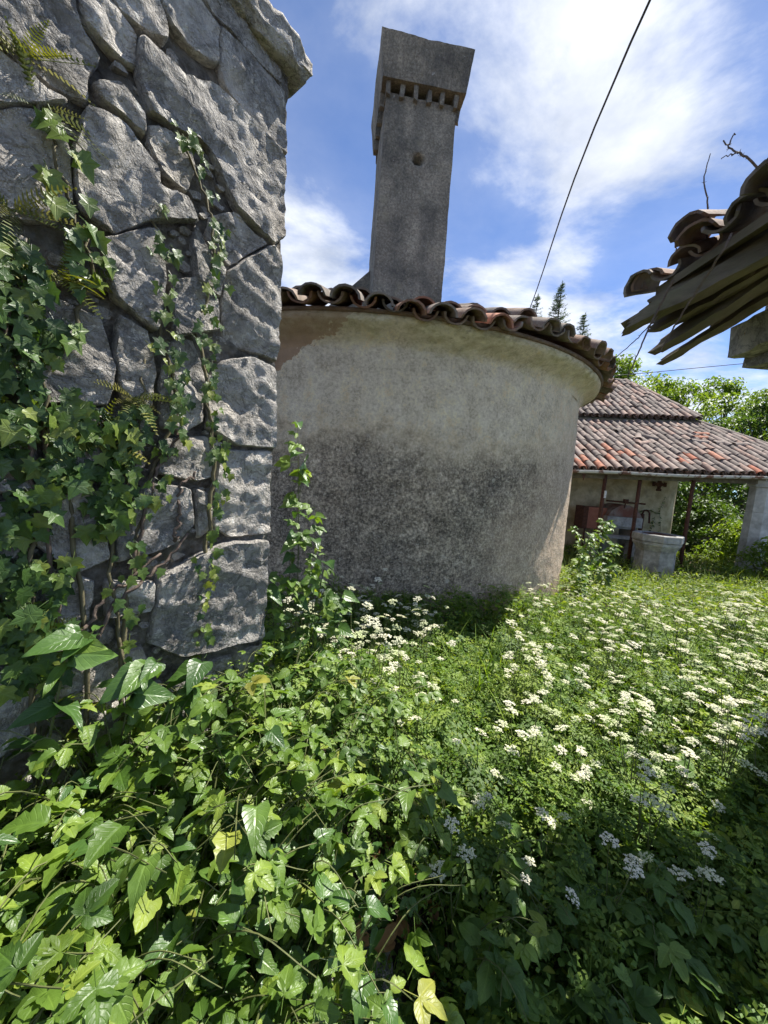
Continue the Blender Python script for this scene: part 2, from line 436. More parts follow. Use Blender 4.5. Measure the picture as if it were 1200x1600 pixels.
def mat_simple(name, c0, c1, scale, bump=0.4, rough=0.9, metal=0.0, sc=None, dist=0.01, extra=None):
    t = NT(name)
    c = t.ramp(t.noise(scale, 6, 0.65, sc=sc), [(0.3, c0), (0.7, c1)])
    if extra:
        col, es, lo, hi, amt = extra
        c = t.mix(t.math('MULTIPLY', t.ramp(t.noise(es, 6, 0.65), [(lo, 0.0), (hi, 1.0)]), amt), c, col)
    t.color(c); t.bump(t.noise(scale * 3, 5, 0.65, sc=sc), bump, dist); t.rough(rough); t.b.inputs['Metallic'].default_value = metal
    return t.m
def mat_leaf(name, stops, trans=0.4, rough=0.45, spec=0.4, use_attr=False, tcol=None, warm=True):
    t = NT(name)
    r = t.attr() if use_attr else t.random()
    c = t.ramp(r, stops)
    c = t.mix(0.5, c, t.ramp(t.noise(28, 4, 0.6), [(0.3, (0.62, 0.6, 0.5)), (0.7, (1.38, 1.25, 1.05))]), 'MULTIPLY')
    if warm: c = t.mix(1.0, c, (1.14, 1.06, 0.95), 'MULTIPLY')
    a = t.n.new('ShaderNodeAttribute'); a.attribute_name = 'luv'
    sp = t.n.new('ShaderNodeSeparateXYZ'); t.l.new(a.outputs['Vector'], sp.inputs[0])
    au = t.math('ABSOLUTE', sp.outputs[0])
    rib = t.ramp(au, [(0.0, 1.0), (0.16, 0.0)])
    ph = t.math('FRACT', t.math('SUBTRACT', t.math('MULTIPLY', sp.outputs[1], 7.0), t.math('MULTIPLY', au, 2.2)))
    side = t.math('MULTIPLY', t.ramp(t.math('ABSOLUTE', t.math('SUBTRACT', ph, 0.5)), [(0.0, 1.0), (0.13, 0.0)]), 0.55)
    vein = t.math('MAXIMUM', rib, side)
    c = t.mix(t.math('MULTIPLY', vein, 0.38), c, t.mix(1.0, c, (1.9, 1.75, 1.9), 'MULTIPLY'))
    t.color(c); t.rough(rough); t.b.inputs['Specular IOR Level'].default_value = spec
    t.bump(t.math('ADD', t.math('MULTIPLY', vein, -1.0), t.math('MULTIPLY', t.noise(90, 3), 0.8)), 0.35, 0.003)
    tr = t.n.new('ShaderNodeBsdfTranslucent')
    tc = t.mix(1.0, c, tcol or (1.35, 1.35, 0.42), 'MULTIPLY'); t.l.new(tc, tr.inputs[0])
    mx = t.n.new('ShaderNodeMixShader'); mx.inputs[0].default_value = trans
    t.l.new(t.b.outputs[0], mx.inputs[1]); t.l.new(tr.outputs[0], mx.inputs[2]); t.l.new(mx.outputs[0], t.out.inputs[0])
    return t.m

M['limestone'] = mat_limestone()
M['mortar'] = mat_mortar()
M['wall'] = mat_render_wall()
M['cornice'] = mat_cornice()
M['chimney'] = mat_chimney()
M['tile_old'] = mat_tile('old_grey_clay_tile', [(0.0, (0.15, 0.125, 0.105)), (0.3, (0.29, 0.245, 0.20)), (0.6, (0.34, 0.265, 0.21)), (0.88, (0.32, 0.20, 0.14)), (1.0, (0.42, 0.22, 0.14))], 0.7)
M['tile_shed'] = mat_tile('shed_clay_tile', [(0.0, (0.19, 0.155, 0.135)), (0.45, (0.33, 0.275, 0.24)), (0.75, (0.40, 0.315, 0.27)), (0.9, (0.42, 0.28, 0.22)), (1.0, (0.34, 0.27, 0.235))], 0.5)
M['tile_red'] = mat_tile('new_red_clay_tile', [(0.0, (0.46, 0.17, 0.10)), (1.0, (0.58, 0.29, 0.19))], 0.25)
M['tile_pan'] = mat_tile('pan_tile_clay', [(0.0, (0.12, 0.09, 0.07)), (1.0, (0.25, 0.17, 0.12))], 0.4)
M['wood'] = mat_simple('rotten_wood', (0.07, 0.055, 0.035), (0.21, 0.175, 0.115), 9, 0.7, 0.9, sc=(1, 0.25, 1), extra=((0.10, 0.11, 0.045), 4, 0.5, 0.7, 0.5))
M['rust'] = mat_simple('rusty_iron', (0.035, 0.018, 0.012), (0.13, 0.055, 0.032), 22, 0.4, 0.85)
M['gutter'] = mat_simple('flaking_painted_gutter', (0.48, 0.48, 0.46), (0.66, 0.65, 0.61), 8, 0.25, 0.6, extra=((0.16, 0.055, 0.025), 5.5, 0.50, 0.58, 0.9))
M['cream'] = mat_simple('cream_shed_plaster', (0.34, 0.27, 0.15), (0.66, 0.57, 0.38), 4, 0.5, 0.95, extra=((0.13, 0.11, 0.08), 2.6, 0.52, 0.72, 0.65))
M['pale_stone'] = mat_simple('pale_cut_stone', (0.22, 0.215, 0.20), (0.44, 0.43, 0.395), 9, 0.6, 0.9, extra=((0.09, 0.085, 0.07), 4, 0.48, 0.66, 0.7))
M['pillar'] = mat_simple('whitewashed_stone', (0.40, 0.39, 0.355), (0.60, 0.585, 0.54), 8, 0.5, 0.9, extra=((0.18, 0.17, 0.14), 3, 0.48, 0.66, 0.6))
M['red_panel'] = mat_simple('faded_red_paint', (0.24, 0.085, 0.05), (0.36, 0.15, 0.095), 10, 0.3, 0.7)
M['rust_lid'] = mat_simple('rust_stained_lid', (0.10, 0.045, 0.03), (0.40, 0.36, 0.31), 7, 0.3, 0.8, extra=((0.16, 0.05, 0.028), 3.5, 0.42, 0.56, 0.85))
M['soil'] = mat_simple('soil', (0.035, 0.026, 0.016), (0.10, 0.08, 0.05), 9, 0.8, 1.0, dist=0.03, extra=((0.05, 0.06, 0.02), 3, 0.5, 0.65, 0.6))
M['wire'] = mat_simple('black_cable', (0.03, 0.03, 0.033), (0.06, 0.06, 0.065), 20, 0.1, 0.7)
M['twig'] = mat_simple('dry_cane', (0.075, 0.055, 0.045), (0.17, 0.13, 0.10), 40, 0.4, 0.85)
M['bark'] = mat_simple('bark', (0.05, 0.04, 0.03), (0.15, 0.125, 0.095), 14, 0.7, 0.95, sc=(1, 1, 0.3))
M['stem'] = mat_simple('green_stem', (0.06, 0.075, 0.025), (0.13, 0.14, 0.05), 18, 0.2, 0.6)
M['ivy_stem'] = mat_simple('ivy_stem', (0.07, 0.06, 0.038), (0.17, 0.15, 0.08), 18, 0.3, 0.8)
M['dead_leaf'] = mat_simple('dead_leaf', (0.16, 0.075, 0.03), (0.36, 0.20, 0.09), 12, 0.2, 0.8)
M['dark'] = mat_simple('dark_flue', (0.012, 0.011, 0.010), (0.03, 0.028, 0.025), 12, 0.3, 1.0)
# leaves
M['ivy'] = mat_leaf('ivy_leaf', [(0, (0.025, 0.065, 0.02)), (0.5, (0.055, 0.12, 0.03)), (0.8, (0.09, 0.165, 0.04)), (1, (0.16, 0.23, 0.05))], 0.28, 0.42, 0.45)
M['ivy_s'] = mat_leaf('ivy_leaf_small', [(0, (0.025, 0.065, 0.02)), (0.5, (0.055, 0.12, 0.03)), (0.8, (0.09, 0.165, 0.04)), (1, (0.16, 0.23, 0.05))], 0.28, 0.42, 0.45, True)
M['ivy_young'] = mat_leaf('young_ivy_leaf', [(0, (0.05, 0.10, 0.025)), (0.6, (0.10, 0.17, 0.035)), (1, (0.21, 0.27, 0.06))], 0.25, 0.38, 0.5)
M['bramble'] = mat_leaf('bramble_leaf', [(0, (0.05, 0.115, 0.022)), (0.5, (0.10, 0.19, 0.032)), (0.85, (0.16, 0.26, 0.045)), (0.975, (0.20, 0.29, 0.055)), (1, (0.27, 0.29, 0.07))], 0.38, 0.42, 0.45)
M['heart'] = mat_leaf('heart_leaf', [(0, (0.035, 0.09, 0.025)), (0.6, (0.065, 0.145, 0.035)), (1, (0.12, 0.21, 0.045))], 0.30, 0.36, 0.5)
M['shade_leaf'] = mat_leaf('dull_broad_leaf', [(0, (0.05, 0.11, 0.028)), (0.6, (0.08, 0.165, 0.04)), (1, (0.13, 0.22, 0.05))], 0.3, 0.5, 0.35)
M['under'] = mat_leaf('undergrowth_leaf', [(0, (0.04, 0.095, 0.02)), (0.5, (0.085, 0.175, 0.03)), (0.85, (0.14, 0.24, 0.04)), (1, (0.22, 0.29, 0.055))], 0.35, 0.5, 0.35, True)
M['feather'] = mat_leaf('feathery_leaf', [(0, (0.06, 0.13, 0.025)), (0.5, (0.125, 0.23, 0.04)), (1, (0.22, 0.32, 0.06))], 0.38, 0.55, 0.3, True)
M['feather_o'] = mat_leaf('parsley_leaf', [(0, (0.05, 0.11, 0.022)), (0.5, (0.10, 0.19, 0.035)), (1, (0.18, 0.27, 0.055))], 0.38, 0.55, 0.3)
M['meadow'] = mat_leaf('meadow_leaf', [(0, (0.06, 0.12, 0.025)), (0.5, (0.12, 0.20, 0.04)), (1, (0.22, 0.29, 0.07))], 0.38, 0.55, 0.3, True)
M['fern'] = mat_leaf('fern_frond', [(0, (0.07, 0.11, 0.025)), (0.6, (0.14, 0.17, 0.04)), (1, (0.24, 0.24, 0.07))], 0.35, 0.55, 0.3)
M['flower'] = mat_leaf('white_floret', [(0, (0.36, 0.44, 0.24)), (0.3, (0.47, 0.52, 0.37)), (1, (0.60, 0.62, 0.51))], 0.25, 0.7, 0.2, False, (1, 1, 0.92), False)
M['purple'] = mat_leaf('purple_floret', [(0, (0.20, 0.07, 0.22)), (1, (0.32, 0.14, 0.34))], 0.25, 0.7, 0.2, False, (1, 0.8, 1), False)
M['tree_a'] = mat_leaf('walnut_leaf', [(0, (0.06, 0.12, 0.022)), (0.5, (0.12, 0.21, 0.035)), (1, (0.20, 0.29, 0.06))], 0.40, 0.5, 0.35, True)
M['tree_b'] = mat_leaf('elder_leaf', [(0, (0.035, 0.08, 0.025)), (0.5, (0.065, 0.135, 0.035)), (1, (0.12, 0.19, 0.05))], 0.35, 0.5, 0.35, True)
M['conifer'] = mat_leaf('spruce_needle', [(0, (0.05, 0.10, 0.045)), (1, (0.11, 0.18, 0.075))], 0.15, 0.6, 0.3, True)

# ------------------------------------------------------------------ ground
WC = np.array([-0.455, 1.5, 0.0]); WD = np.array([-0.6, -0.8, 0.0]); WN = np.array([0.8, -0.6, 0.0])   # stone wall: corner, run, outward normal
def sstep(a, b, x):
    t = np.clip((x - a) / (b - a), 0, 1); return t * t * (3 - 2 * t)
def wall_dist(x, y):
    px, py = np.asarray(x) - WC[0], np.asarray(y) - WC[1]
    s = np.clip(px * WD[0] + py * WD[1], 0, 6)
    return np.hypot(px - s * WD[0], py - s * WD[1])
def ground_z(x, y):
    x = np.asarray(x, float); y = np.asarray(y, float)
    d = wall_dist(x, y)
    z = 0.42 * np.exp(-(d / 0.55) ** 2) - 0.22 * sstep(3.0, 8.0, y) * sstep(1.0, 4.0, x)
    p = np.stack([x.ravel(), y.ravel(), np.zeros(x.size)], 1)
    near = 1 - sstep(10, 30, np.hypot(x, y))
    z = z + near * (0.05 * fbm(p, 0.9, 3, 5).reshape(x.shape) + 0.025 * fbm(p, 5, 2, 9).reshape(x.shape))
    return z
def axis_grid(lo, hi, flo, fhi, step):
    a = np.arange(flo, fhi + 1e-6, step)
    left = flo - np.geomspace(step * 1.5, flo - lo, 26); right = fhi + np.geomspace(step * 1.5, hi - fhi, 26)
    return np.concatenate([left[::-1], a, right])
gx = axis_grid(-400, 400, -2.5, 4.0, 0.06); gy = axis_grid(-400, 600, -1.0, 6.0, 0.06)
GX, GY = np.meshgrid(gx, gy)
gv = np.stack([GX.ravel(), GY.ravel(), ground_z(GX, GY).ravel()], 1)
nx, ny = len(gx), len(gy)
ii = (np.arange(ny - 1)[:, None] * nx + np.arange(nx - 1)[None, :]).ravel()
gf = np.stack([ii, ii + 1, ii + nx + 1, ii + nx], 1)
tag(part('ground', gv, gf, M['soil'], None, True), kind='structure')

# ------------------------------------------------------------------ stone wall at the left
def wpt(s, z, out=0.0): return WC + WD * s + WN * out + np.array([0, 0, z])
wall = thing('stone_wall', 'rough grey limestone wall with big squared corner blocks, ivy climbing on it', 'wall', tuple(wpt(0.4, 0.0, -0.25)))
STONES = [
    [(0.257,2.864),(0.029,2.864),(0.002,2.687),(0.125,2.687),(0.245,2.721),(0.26,2.754)],
    [(0.47,2.649),(0.362,2.646),(0.288,2.689),(0.113,2.686),(0.012,2.666),(0.009,2.411),(0.056,2.363),(0.196,2.405),(0.292,2.522),(0.395,2.505),(0.45,2.495),(0.472,2.562)],
    [(0.434,2.791),(0.349,2.886),(0.261,2.864),(0.266,2.757),(0.335,2.733),(0.401,2.746)],
    [(0.332,2.934),(0.247,2.971),(0.048,2.929),(0.035,2.88),(0.244,2.876),(0.309,2.89)],
    [(0.54,2.701),(0.44,2.791),(0.407,2.722),(0.414,2.692),(0.479,2.668),(0.53,2.668)],
    [(0.604,2.64),(0.546,2.679),(0.482,2.651),(0.478,2.579),(0.507,2.568),(0.557,2.575),(0.595,2.59)],
    [(0.766,2.517),(0.611,2.629),(0.6,2.575),(0.559,2.536),(0.583,2.481),(0.586,2.419),(0.647,2.405),(0.769,2.417)],
    [(0.573,2.477),(0.521,2.516),(0.462,2.48),(0.462,2.43),(0.501,2.441),(0.562,2.445)],
    [(0.583,2.413),(0.504,2.43),(0.43,2.37),(0.429,2.324),(0.349,2.346),(0.318,2.299),(0.45,2.23),(0.533,2.152),(0.598,2.183),(0.615,2.301)],
    [(0.45,2.47),(0.401,2.494),(0.345,2.488),(0.325,2.438),(0.35,2.356),(0.413,2.362),(0.453,2.424)],
    [(0.763,2.28),(0.67,2.348),(0.622,2.299),(0.613,2.18),(0.65,2.117),(0.769,2.077)],
    [(0.769,2.41),(0.658,2.39),(0.623,2.395),(0.67,2.354),(0.773,2.28)],
    [(0.222,2.193),(0.096,2.318),(0.056,2.35),(0.022,2.333),(0.016,2.169),(0.014,1.977),(0.081,1.982),(0.215,1.974),(0.235,2.089)],
    [(0.275,2.336),(0.2,2.387),(0.077,2.349),(0.133,2.297),(0.212,2.217),(0.29,2.258)],
    [(0.318,2.288),(0.293,2.245),(0.229,2.202),(0.244,2.105),(0.315,2.135),(0.332,2.237)],
    [(0.225,1.917),(0.121,1.958),(0.018,1.944),(0.01,1.659),(0.17,1.653),(0.263,1.698),(0.271,1.837)],
    [(0.216,1.626),(0.026,1.638),(0.022,1.565),(0.017,1.33),(0.178,1.329),(0.232,1.365),(0.24,1.503)],
    [(0.411,1.219),(0.207,1.304),(0.033,1.301),(0.03,1.1),(0.033,0.915),(0.243,0.932),(0.332,0.939),(0.435,1.017)],
    [(0.528,1.397),(0.446,1.512),(0.322,1.498),(0.311,1.379),(0.359,1.324),(0.445,1.301),(0.522,1.288)],
    [(0.522,1.579),(0.464,1.631),(0.45,1.557),(0.522,1.546)],
    [(0.39,1.929),(0.319,1.962),(0.28,1.875),(0.285,1.712),(0.345,1.671),(0.405,1.679),(0.417,1.805)],
    [(0.393,2.099),(0.258,2.17),(0.243,2.01),(0.311,1.98),(0.387,1.945)],
    [(0.401,1.645),(0.267,1.668),(0.232,1.629),(0.248,1.538),(0.302,1.523),(0.424,1.543)],
    [(0.303,1.498),(0.248,1.477),(0.247,1.353),(0.293,1.326)],
    [(0.55,1.24),(0.426,1.212),(0.436,1.121),(0.55,1.131)],
    [(0.784,1.064),(0.691,1.011),(0.707,0.857),(0.79,0.833)],
    [(0.769,1.671),(0.693,1.668),(0.688,1.497),(0.774,1.481)],
    [(0.561,2.126),(0.425,2.226),(0.407,2.097),(0.429,1.946),(0.533,1.995)],
]

def inside(pt, poly):
    x, y = pt; r = False; j = len(poly) - 1
    for i in range(len(poly)):
        xi, yi = poly[i]; xj, yj = poly[j]
        if (yi > y) != (yj > y) and x < (xj - xi) * (y - yi) / (yj - yi) + xi: r = not r
        j = i
    return r
def seg_dist(pt, poly):
    p = np.array(pt); P = np.array(poly); Q = np.roll(P, -1, 0); d = Q - P
    t = np.clip(((p - P) * d).sum(1) / ((d * d).sum(1) + 1e-12), 0, 1)
    return np.sqrt((((P + d * t[:, None]) - p) ** 2).sum(1)).min()
def relief(p3, seed):
    # hewn limestone: slanting fracture planes, ridges and pits
    a = 0.5 + 0.5 * math.sin(seed * 5.1); ca, sa = math.cos(a), math.sin(a)
    q = np.stack([(p3[:, 0] * ca + p3[:, 1] * sa), (-p3[:, 0] * sa + p3[:, 1] * ca) * 2.2, p3[:, 2]], 1)
    st = fbm(q, 6.5, 3, 40); st = np.floor(st * 5) / 5 * 0.55 + st * 0.45
    return 0.017 * st + 0.008 * fbm(q, 15, 4, 60, 0.6, True) + 0.006 * fbm(p3, 40, 3, 80)
def make_stone(poly, seed, name='stone', depth=0.12, proud=0.03, dens=None, grow=1.035):
    """one block of the wall: an uneven, pitted face with broken edges, following the outline poly in (run, height)"""
    P = np.array(poly, float); Q = np.roll(P, -1, 0)
    per = np.linalg.norm(Q - P, axis=1); tot = per.sum()
    n = int(np.clip(tot / 0.012, 24, 120)) if dens is None else dens
    cum = np.concatenate([[0], np.cumsum(per)]); ring = []
    for u in np.linspace(0, tot, n, endpoint=False):
        i = min(np.searchsorted(cum, u, side='right') - 1, len(P) - 1); t = (u - cum[i]) / per[i]; ring.append(P[i] + (Q[i] - P[i]) * t)
    ring = np.array(ring)
    ring = 0.76 * ring + 0.12 * np.roll(ring, 1, 0) + 0.12 * np.roll(ring, -1, 0)     # soften the corners
    c0 = ring.mean(0); ring = c0 + (ring - c0) * grow
    q3 = np.stack([ring[:, 0], ring[:, 1], np.full(n, seed * 3.7)], 1)
    c = ring.mean(0)
    rd = ring - c; ring = c + rd * (1 + 0.035 * fbm(q3, 26, 3, 3))[:, None]
    tilt = np.array([math.sin(seed * 12.9), math.cos(seed * 7.3)]) * 0.05
    def lift(q, h, disp=True):
        p3 = np.stack([q[:, 0], q[:, 1], np.full(len(q), seed * 1.3)], 1)
        hh = np.full(len(q), h + proud) if not disp else h + proud + relief(p3, seed) + (q - c) @ tilt
        return WC + WD * q[:, :1] + np.array([0, 0, 1.0]) * q[:, 1:2] + WN * hh[:, None]
    size = np.sqrt(np.prod(ring.max(0) - ring.min(0)))
    area = 0.5 * np.sum(ring[:, 0] * np.roll(ring[:, 1], -1) - np.roll(ring[:, 0], -1) * ring[:, 1])
    inner = c + (ring - c) * (1 - min(0.12, 0.010 / size))
    V = [lift(ring, -depth, False), lift(ring, -0.008), lift(c + (ring - c) * (1 - min(0.05, 0.004 / size)), 0.004), lift(inner, 0.009)]; F = []
    for k in range(3):
        for i in range(n):
            j = (i + 1) % n; f = (k * n + i, k * n + j, (k + 1) * n + j, (k + 1) * n + i); F.append(f if area < 0 else f[::-1])
    lo, hi = inner.min(0), inner.max(0); rr = np.random.default_rng(seed)
    gx_, gy_ = np.meshgrid(np.arange(lo[0], hi[0], 0.0125), np.arange(lo[1], hi[1], 0.0125))
    g = np.stack([gx_.ravel(), gy_.ravel()], 1) + rr.uniform(-.004, .004, (gx_.size, 2))
    g = np.array([q for q in g if inside(q, inner) and seg_dist(q, inner) > 0.006]).reshape(-1, 2)
    pts = [Vector((float(a), float(b))) for a, b in np.vstack([inner, g])]
    res = delaunay_2d_cdt(pts, [], [list(range(n))], 1, 1e-7)
    q = np.array([(v.x, v.y) for v in res[0]])
    V.append(lift(q, 0.009)); b0 = 4 * n
    for f in res[2]:
        e = q[list(f)]; ar = np.sum(e[:, 0] * np.roll(e[:, 1], -1) - np.roll(e[:, 0], -1) * e[:, 1])
        f = tuple(b0 + i for i in f); F.append(f if ar < 0 else f[::-1])
    V = np.vstack(V)
    return part(name, V, F, M['limestone'], wall, True)
used = []
STONES += [[(0.56,1.93),(0.70,1.96),(0.72,1.84),(0.68,1.70),(0.55,1.72),(0.53,1.82)], [(0.56,1.69),(0.68,1.67),(0.67,1.52),(0.54,1.53)], [(0.70,2.06),(0.86,2.05),(0.86,1.90),(0.735,1.86),(0.71,1.96)], [(0.57,1.49),(0.67,1.48),(0.70,1.36),(0.62,1.27),(0.54,1.30)], [(0.45,1.94),(0.52,1.96),(0.53,1.86),(0.51,1.74),(0.44,1.73),(0.43,1.83)], [(0.58,1.24),(0.68,1.30),(0.80,1.28),(0.79,1.10),(0.60,1.06)], [(0.72,1.46),(0.90,1.46),(0.90,1.32),(0.73,1.33)]]
for i, poly in enumerate(STONES):
    make_stone(poly, i + 1, proud=0.02 + 0.02 * ((i * 37) % 10) / 10); used.append(poly)
# the rest of the face, largely behind ivy or outside the frame: coursed rubble
seed = 100; z = 0.05
while z < 2.88:
    h = U(0.10, 0.19); s = U(-0.0, 0.03)
    while s < 2.0:
        w = U(0.10, 0.27); j = 0.012
        poly = [(s + U(0, j), z + U(0, j)), (s + w * 0.5, z - U(-j, j)), (s + w - U(0, j), z + U(0, j)), (s + w + U(-j, j), z + h * .5), (s + w - U(0, j), z + h - U(0, j)), (s + w * .5, z + h + U(-j, j)), (s + U(0, j), z + h - U(0, j)), (s + U(-j, j), z + h * .5)]
        c = (s + w / 2, z + h / 2)
        clash = False
        for up in used[:len(STONES)]:
            if inside(c, up) or any(inside(p, up) for p in poly) or any(inside(p, poly) for p in up): clash = True; break
        if clash:
            # try a small stone in the leftover gap
            w2 = U(0.045, 0.08); h2 = U(0.04, 0.07); q = (s + w * .5 + U(-.02, .02), z + h * .5 + U(-.02, .02))
            poly = [(q[0] + w2 * .5 * math.cos(a) * U(.8, 1.1), q[1] + h2 * .5 * math.sin(a) * U(.8, 1.1)) for a in np.linspace(0, 2 * math.pi, 7, endpoint=False)]
            if not any(inside(q, up) or seg_dist(q, up) < w2 * .55 for up in used):
                make_stone(poly, seed, 'stone', proud=U(0.005, 0.02)); used.append(poly); seed += 1
        else:
            make_stone(poly, seed, 'stone', proud=U(0.0, 0.03)); used.append(poly); seed += 1
        s += w + U(0.012, 0.03)
    z += h + U(0.012, 0.028)
# small pinning stones wedged into the wider joints
allp = [np.array(u) for u in used]
for k in range(900):
    q = np.array([U(0.02, 0.85), U(0.95, 2.9)])
    d = 9.0
    for u in allp:
        if q[0] < u[:, 0].min() - .05 or q[0] > u[:, 0].max() + .05 or q[1] < u[:, 1].min() - .05 or q[1] > u[:, 1].max() + .05: continue
        if inside(q, u): d = 0; break
        d = min(d, seg_dist(q, u))
        if d < 0.011: break
    if d < 0.010 or seed > 460: continue
    r = min(d * 1.0, 0.030); ph_ = U(0, 1.2)
    poly = [(q[0] + r * math.cos(a + ph_) * U(.7, 1.5), q[1] + r * .75 * math.sin(a + ph_) * U(.6, 1.1)) for a in np.linspace(0, 2 * math.pi, 5, endpoint=False)]
    make_stone(poly, seed, 'pinning_stone', depth=0.05, proud=U(-0.004, 0.012), dens=22); allp.append(np.array(poly)); seed += 1
# mortar bed behind the stones, rough and recessed; wall core behind it
ns, nz = 90, 150
S_, Z_ = np.meshgrid(np.linspace(0.005, 2.6, ns), np.linspace(-0.3, 2.93, nz))
p3 = np.stack([S_.ravel(), Z_.ravel(), np.zeros(S_.size)], 1)
dd = 0.010 + 0.018 * fbm(p3, 9, 4, 21) + 0.016 * fbm(p3, 32, 3, 22)
V = WC + WD * p3[:, :1] + np.array([0, 0, 1.0]) * p3[:, 1:2] + WN * dd[:, None]
ii = (np.arange(nz - 1)[:, None] * ns + np.arange(ns - 1)[None, :]).ravel()
F = np.stack([ii, ii + ns, ii + ns + 1, ii + 1], 1)
part('mortar_bed', V, F, M['mortar'], wall, True)
mb = MB()
RW = np.stack([WD, WN, np.array([0, 0, 1.0])], 1)
mb.box(wpt(1.32, 1.32, -0.30), (2.60, 0.46, 3.24), RW)
mb.build('core', M['mortar'], wall)
# coping slabs that oversail the wall head
def rough_block(name, a, b, zc, thick, out0, out1, mat, parent, seed, nseg=26):
    sec = [(out0, zc - thick * .5), (out1 - .03, zc - thick * .52), (out1, zc - thick * .30), (out1 + .005, zc + thick * .25), (out1 - .03, zc + thick * .5), (out0, zc + thick * .5)]
    dense = []
    for i in range(len(sec)):
        p, q = np.array(sec[i]), np.array(sec[(i + 1) % len(sec)])
        for t in np.linspace(0, 1, 8, endpoint=False): dense.append(p + (q - p) * t)
    dense = np.array(dense); k = len(dense); V = []
    for s in np.linspace(a, b, nseg): V.append(np.array([wpt(s, d[1], d[0]) for d in dense]))
    V = np.vstack(V)
    c = V.mean(0)
    V = V + (V - c) * 0.0 + np.stack([fbm(V + 5.1 * i, 9, 4, seed + i) for i in range(3)], 1) * 0.034 + np.stack([fbm(V + 9.1 * i, 32, 3, seed + 7 + i) for i in range(3)], 1) * 0.016
    F = [(i * k + j, (i + 1) * k + j, (i + 1) * k + (j + 1) % k, i * k + (j + 1) % k) for i in range(nseg - 1) for j in range(k)]
    F += [tuple(range(k)), tuple(range((nseg - 1) * k, nseg * k))[::-1]]
    return part(name, V, F, mat, parent, True)
rough_block('coping_slab', -0.045, 0.62, 2.99, 0.11, -0.5, 0.075, M['limestone'], wall, 31)
rough_block('coping_slab', 0.635, 1.5, 2.99, 0.11, -0.5, 0.08, M['limestone'], wall, 51)

# ------------------------------------------------------------------ round-ended house with the chimney
HC = np.array([-0.22, 6.30, 0.0]); HR = 2.9
house = thing('round_walled_house', 'weathered house with rounded roughcast wall, clay tile eave and tall rendered chimney', 'house', (HC[0], HC[1], 0))
def house_outline(r, n_arc=220, back=3.2, n_str=14):
    """horseshoe plan: half circle towards the viewer, straight flanks behind"""
    a = np.linspace(-math.pi - 0.0, 0.0, n_arc)
    arc = np.stack([HC[0] + r * np.cos(a), HC[1] + r * np.sin(a)], 1); nrm = np.stack([np.cos(a), np.sin(a)], 1)
    yb = np.linspace(HC[1] + back, HC[1], n_str, endpoint=False)
    left = np.stack([np.full(n_str, HC[0] - r), yb], 1); right = np.stack([np.full(n_str, HC[0] + r), yb[::-1]], 1)
    P = np.vstack([left, arc, right]); N = np.vstack([np.tile([-1.0, 0], (n_str, 1)), nrm, np.tile([1.0, 0], (n_str, 1))])
    return P, N
def loft(name, profile, mat, parent, rough=(0, 0), seed=0):
    """profile: list of (offset from wall face, z)"""
    P, N = house_outline(HR); n = len(P); V = []
    for off, z in profile: V.append(np.hstack([P + N * off, np.full((n, 1), z)]))
    V = np.vstack(V)
    if rough[0]:
        d = rough[0] * fbm(V, 1.4, 4, seed) + rough[1] * fbm(V, 14, 3, seed + 5)
        V[:, :2] += np.tile(N, (len(profile), 1)) * d[:, None]; V[:, 2] += 0.6 * rough[1] * fbm(V + 7, 8, 3, seed + 9)
    m = len(profile); ii = (np.arange(m - 1)[:, None] * n + np.arange(n - 1)[None, :]).ravel()
    F = np.stack([ii, ii + 1, ii + n + 1, ii + n], 1)
    return part(name, V, F, mat, parent, True)
prof = [(0.02 * (1 - z / 2.6), z) for z in np.linspace(-0.3, 2.66, 92)]
prof += [(0.012, 2.70)]
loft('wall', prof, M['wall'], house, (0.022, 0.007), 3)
cprof = [(-0.006, 2.60), (0.004, 2.635), (0.018, 2.665), (0.042, 2.69), (0.075, 2.713), (0.110, 2.735), (0.145, 2.755), (0.178, 2.778), (0.204, 2.80), (0.204, 2.825), (0.195, 2.85), (0.05, 2.86)]
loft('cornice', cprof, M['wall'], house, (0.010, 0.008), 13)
PITCH = 0.36
# roof body under the tiles: cone over the round end, ridge running back
P, N = house_outline(HR)
Vr = []
for off, zz in ((0.05, 2.855), (0.215, 2.835), (0.23, 2.86)): Vr.append(np.hstack([P + N * off, np.full((len(P), 1), zz)]))
apex = np.stack([np.full(len(P), HC[0]), np.maximum(P[:, 1], HC[1]), np.full(len(P), 2.83 + (HR + 0.34) * PITCH)], 1)
Vr.append(apex); Vr = np.vstack(Vr); n = len(P)
ii = (np.arange(3)[:, None] * n + np.arange(n - 1)[None, :]).ravel()
roof = part('roof', Vr, np.stack([ii, ii + 1, ii + n + 1, ii + n], 1), M['tile_pan'], house, False)

